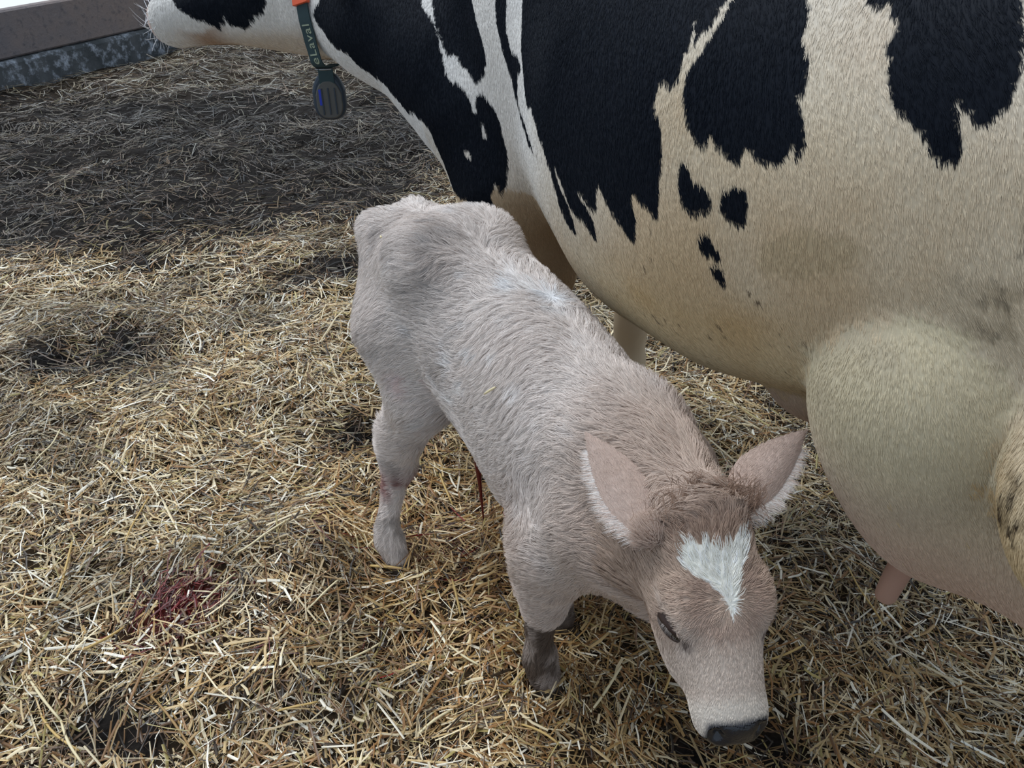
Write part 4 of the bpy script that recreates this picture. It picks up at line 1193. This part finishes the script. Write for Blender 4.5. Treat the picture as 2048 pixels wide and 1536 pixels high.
# lettering woven along the strap, read upwards
tc = bpy.data.curves.new('lettering', 'FONT'); tc.body = 'eLaval'; tc.size = 0.034; tc.extrude = 0.0004; tc.space_character = 1.12
to = bpy.data.objects.new('lettering', tc); COL.objects.link(to)
dg = bpy.context.evaluated_depsgraph_get(); tm = to.evaluated_get(dg).to_mesh()
tv = np.array([v.co[:] for v in tm.vertices]); tf = [tuple(p.vertices) for p in tm.polygons]
to.evaluated_get(dg).to_mesh_clear(); bpy.data.objects.remove(to)
hgt = tv[:, 1].max() * 0.5
out_v = []
for x, y, z in tv:
    P, T, O, A = strap_at(0.022 + x)
    sgn = -1.0 if np.cross(T, A) @ O < 0 else 1.0
    out_v.append(P + A * sgn * (y - hgt) + O * (0.0036 + z))
mesh('lettering', out_v, tf, M_letter, collar, smooth=False, label='pale woven lettering on the strap')
# orange clip
P, T, O, A = strap_at(0.174)
def slab(c, ax, hx, hy, hz, bev=0.15):
    """box with chamfered edges in frame rows ax"""
    vs, fs = [], []
    prof = []
    for sx, sy in ((-1, -1), (1, -1), (1, 1), (-1, 1)):
        pass
    b = bev * min(hx, hy, hz)
    ring = [(-hx + b, -hy), (hx - b, -hy), (hx, -hy + b), (hx, hy - b), (hx - b, hy), (-hx + b, hy), (-hx, hy - b), (-hx, -hy + b)]
    lay = [(-hz, 1 - b / hx), (-hz + b, 1.0), (hz - b, 1.0), (hz, 1 - b / hx)]
    for z, k in lay:
        for x, y in ring: vs.append(c + ax[0] * x * k + ax[1] * y * k + ax[2] * z)
    for l in range(3):
        for j in range(8): fs.append((l * 8 + j, l * 8 + (j + 1) % 8, (l + 1) * 8 + (j + 1) % 8, (l + 1) * 8 + j))
    fs.append(tuple(range(8))[::-1]); fs.append(tuple(range(24, 32)))
    return np.array(vs), fs
v, f = slab(P + O * 0.004, (T, A, O), 0.016, 0.025, 0.006)
mesh('clip', v, f, M_orange, collar, smooth=False, label='orange plastic strap clip')
# pendant: rounded shell, raised front, ribs, blue mark, strap loop and ring
PT = loop[0] + V(0.002, 0.0085, -0.004)
fwd = unit(V(0.10, -1.0, 0.10)); dn = unit(V(0.02, -0.04, -1.0)); dn = unit(dn - fwd * (dn @ fwd)); rt = np.cross(dn, fwd)
if rt[0] < 0: rt = -rt
def pend_outline(k=1.0, n=40):
    pts = []
    for i in range(n):
        t = 2 * math.pi * i / n
        x = math.cos(t); y = math.sin(t)
        w = 0.044 if y < 0 else 0.041
        X = w * np.sign(x) * abs(x) ** 0.75; Y = 0.058 * np.sign(y) * abs(y) ** 0.80
        X *= 1.0 + 0.10 * (Y / 0.058) - 0.12 * max(0, -Y / 0.058)
        pts.append((X * k, Y * k))
    return pts
pc = PT + dn * 0.068
def puck(name, layers, mat, parent, c=pc):
    vs, fs = [], []
    n = 40
    for (k, d) in layers:
        for X, Y in pend_outline(k): vs.append(c + rt * X + dn * Y + fwd * d)
    for l in range(len(layers) - 1):
        for j in range(n): fs.append((l * n + j, l * n + (j + 1) % n, (l + 1) * n + (j + 1) % n, (l + 1) * n + j))
    fs.append(tuple(range(n))[::-1]); fs.append(tuple(range((len(layers) - 1) * n, len(layers) * n)))
    return mesh(name, vs, fs, mat, parent, smooth=False)
pend = puck('pendant', [(0.86, -0.020), (0.98, -0.016), (1.0, -0.004), (1.0, 0.008), (0.95, 0.014), (0.84, 0.017)], M_tag, collar)
puck('pendant_face', [(0.80, 0.0165), (0.78, 0.0195), (0.74, 0.0205)], M_tagf, pend, c=pc + dn * 0.006)
for k in (-1, 0, 1):
    v, f = slab(pc + rt * 0.0165 * k + dn * 0.010 + fwd * 0.0215, (dn, rt, fwd), 0.032, 0.0016, 0.0018)
    mesh('rib', v, f, M_tag, pend, smooth=False)
v, f = slab(pc - rt * 0.021 + dn * 0.000 + fwd * 0.0205, (dn, rt, fwd), 0.019, 0.0032, 0.0012)
mesh('blue_mark', v, f, M_blue, pend, smooth=False)
v, f = slab(pc - dn * 0.043 + fwd * 0.016, (dn, rt, fwd), 0.024, 0.0185, 0.004)
mesh('strap_tab', v, f, M_strap, pend, smooth=False)
rg_ = [pc - dn * 0.066 + rt * 0.025 * math.cos(t) + fwd * (0.010 + 0.010 * math.sin(t)) for t in np.linspace(0, 2 * math.pi, 25)]
v, f = tube(rg_, 0.0022, 8)
mesh('ring', v, f, M_metal, collar)

# ================================================================== single stalks lying on top of the bedding
def stalk(x0, y0, x1, y1, w, c, lift=0.035, kink=0.0):
    n = 7
    pts = []
    for i in range(n):
        u = i / (n - 1)
        x = x0 + (x1 - x0) * u - kink * (y1 - y0) * math.sin(math.pi * u); y = y0 + (y1 - y0) * u + kink * (x1 - x0) * math.sin(math.pi * u)
        pts.append((x, y, float(ground_h(np.array([x]), np.array([y]))[0]) + lift + 0.004 * math.sin(math.pi * u)))
    pts = np.array(pts)
    rr = w * 0.5 * np.array([0.8, 1.0, 0.98, 1.12, 0.95, 0.95, 0.8])
    v, f = tube(pts, rr, 7)
    lo = pts[0].copy()
    o = mesh('straw_stalk', v, f, c, smooth=True, loc=lo)
    tone = c.name.split('_')[1].replace('gold', 'golden')
    o['label'] = 'long %s straw stalk lying loose on top of the bedding' % tone; o['category'] = 'straw'; o['group'] = 'long %s stalks on the bedding' % tone
    return o
STALK_M = [add_bump(new_mat('stalk_pale', srgb(222, 206, 166), 0.45), 200, 0.2, 0.001), add_bump(new_mat('stalk_gold', srgb(196, 164, 104), 0.45), 200, 0.2, 0.001), add_bump(new_mat('stalk_brown', srgb(158, 126, 82), 0.5), 200, 0.2, 0.001)]
for x0, y0, x1, y1, k, w in (
    (-0.971, 0.935, -0.866, 0.846, 0, 0.007),
    (-0.866, 0.846, -0.782, 0.758, 0, 0.007),
    (-0.707, 0.891, -0.578, 0.769, 2, 0.006),
    (-0.908, 0.855, -0.804, 0.786, 1, 0.006),
    (-1.055, 1.301, -1.018, 1.145, 1, 0.007),
    (-0.325, 1.213, -0.234, 1.201, 1, 0.009),
    (-0.230, 1.564, -0.090, 1.579, 1, 0.006),
    (-0.135, 1.173, -0.111, 1.082, 1, 0.007),
    (-1.142, 1.162, -1.006, 1.131, 0, 0.006),
    (-0.524, 1.314, -0.633, 1.223, 0, 0.007),
    (-0.885, 0.991, -0.827, 1.051, 1, 0.008),
    (-0.672, 1.003, -0.605, 1.041, 0, 0.006),
    (-0.436, 1.073, -0.375, 1.154, 0, 0.006),
    (0.201, 1.073, 0.262, 1.133, 1, 0.005),
    (0.528, 0.968, 0.597, 0.991, 1, 0.006),
    (0.766, 1.205, 0.792, 1.053, 1, 0.005),
    (0.789, 1.453, 0.899, 1.509, 1, 0.006),
    (-0.396, 1.579, -0.447, 1.641, 2, 0.005),
    (-0.151, 1.434, -0.192, 1.548, 1, 0.007),
    (-0.905, 1.912, -0.935, 1.741, 0, 0.006),
    (-1.296, 1.741, -1.304, 1.589, 0, 0.006),
    (-0.927, 1.453, -0.927, 1.295, 1, 0.006),
    (-0.065, 0.950, -0.129, 1.003, 0, 0.006),
    (0.151, 0.857, 0.219, 0.944, 0, 0.007),
    (0.297, 0.894, 0.331, 0.979, 1, 0.006),
    (-0.332, 0.968, -0.277, 1.016, 0, 0.006),
    (-0.445, 0.846, -0.373, 0.867, 1, 0.006),
    (-0.173, 0.806, -0.115, 0.857, 0, 0.007),
    (0.089, 0.786, 0.015, 0.826, 1, 0.006),
    (-0.613, 1.162, -0.665, 1.079, 0, 0.006),
):
    stalk(x0, y0, x1, y1, w * 0.75, STALK_M[k], kink=random.uniform(-0.06, 0.06))
def on_coat(p, lift=0.0165):
    r = CALF_SKIN.find_nearest(Vector(p)); return np.array(r[0]) + lift * np.array(r[1])
for p0, p1, lb in ((cp(0.055, -0.098, 0.818), cp(0.075, -0.096, 0.815), 'short pale straw fragment stuck to the hip of the calf'), (cp(0.395, -0.158, 0.688), cp(0.415, -0.142, 0.705), 'thin pale straw fragment caught in the flank hair of the calf')):
    p0, p1 = on_coat(p0), on_coat(p1)
    v, f = tube(np.stack([on_coat(p0 + (p1 - p0) * t) for t in np.linspace(0, 1, 5)]), np.array([0.0014, 0.0019, 0.0020, 0.0019, 0.0014]), 6)
    o = mesh('straw_fragment', v, f, STALK_M[0], loc=p0)
    o['label'] = lb; o['category'] = 'straw'
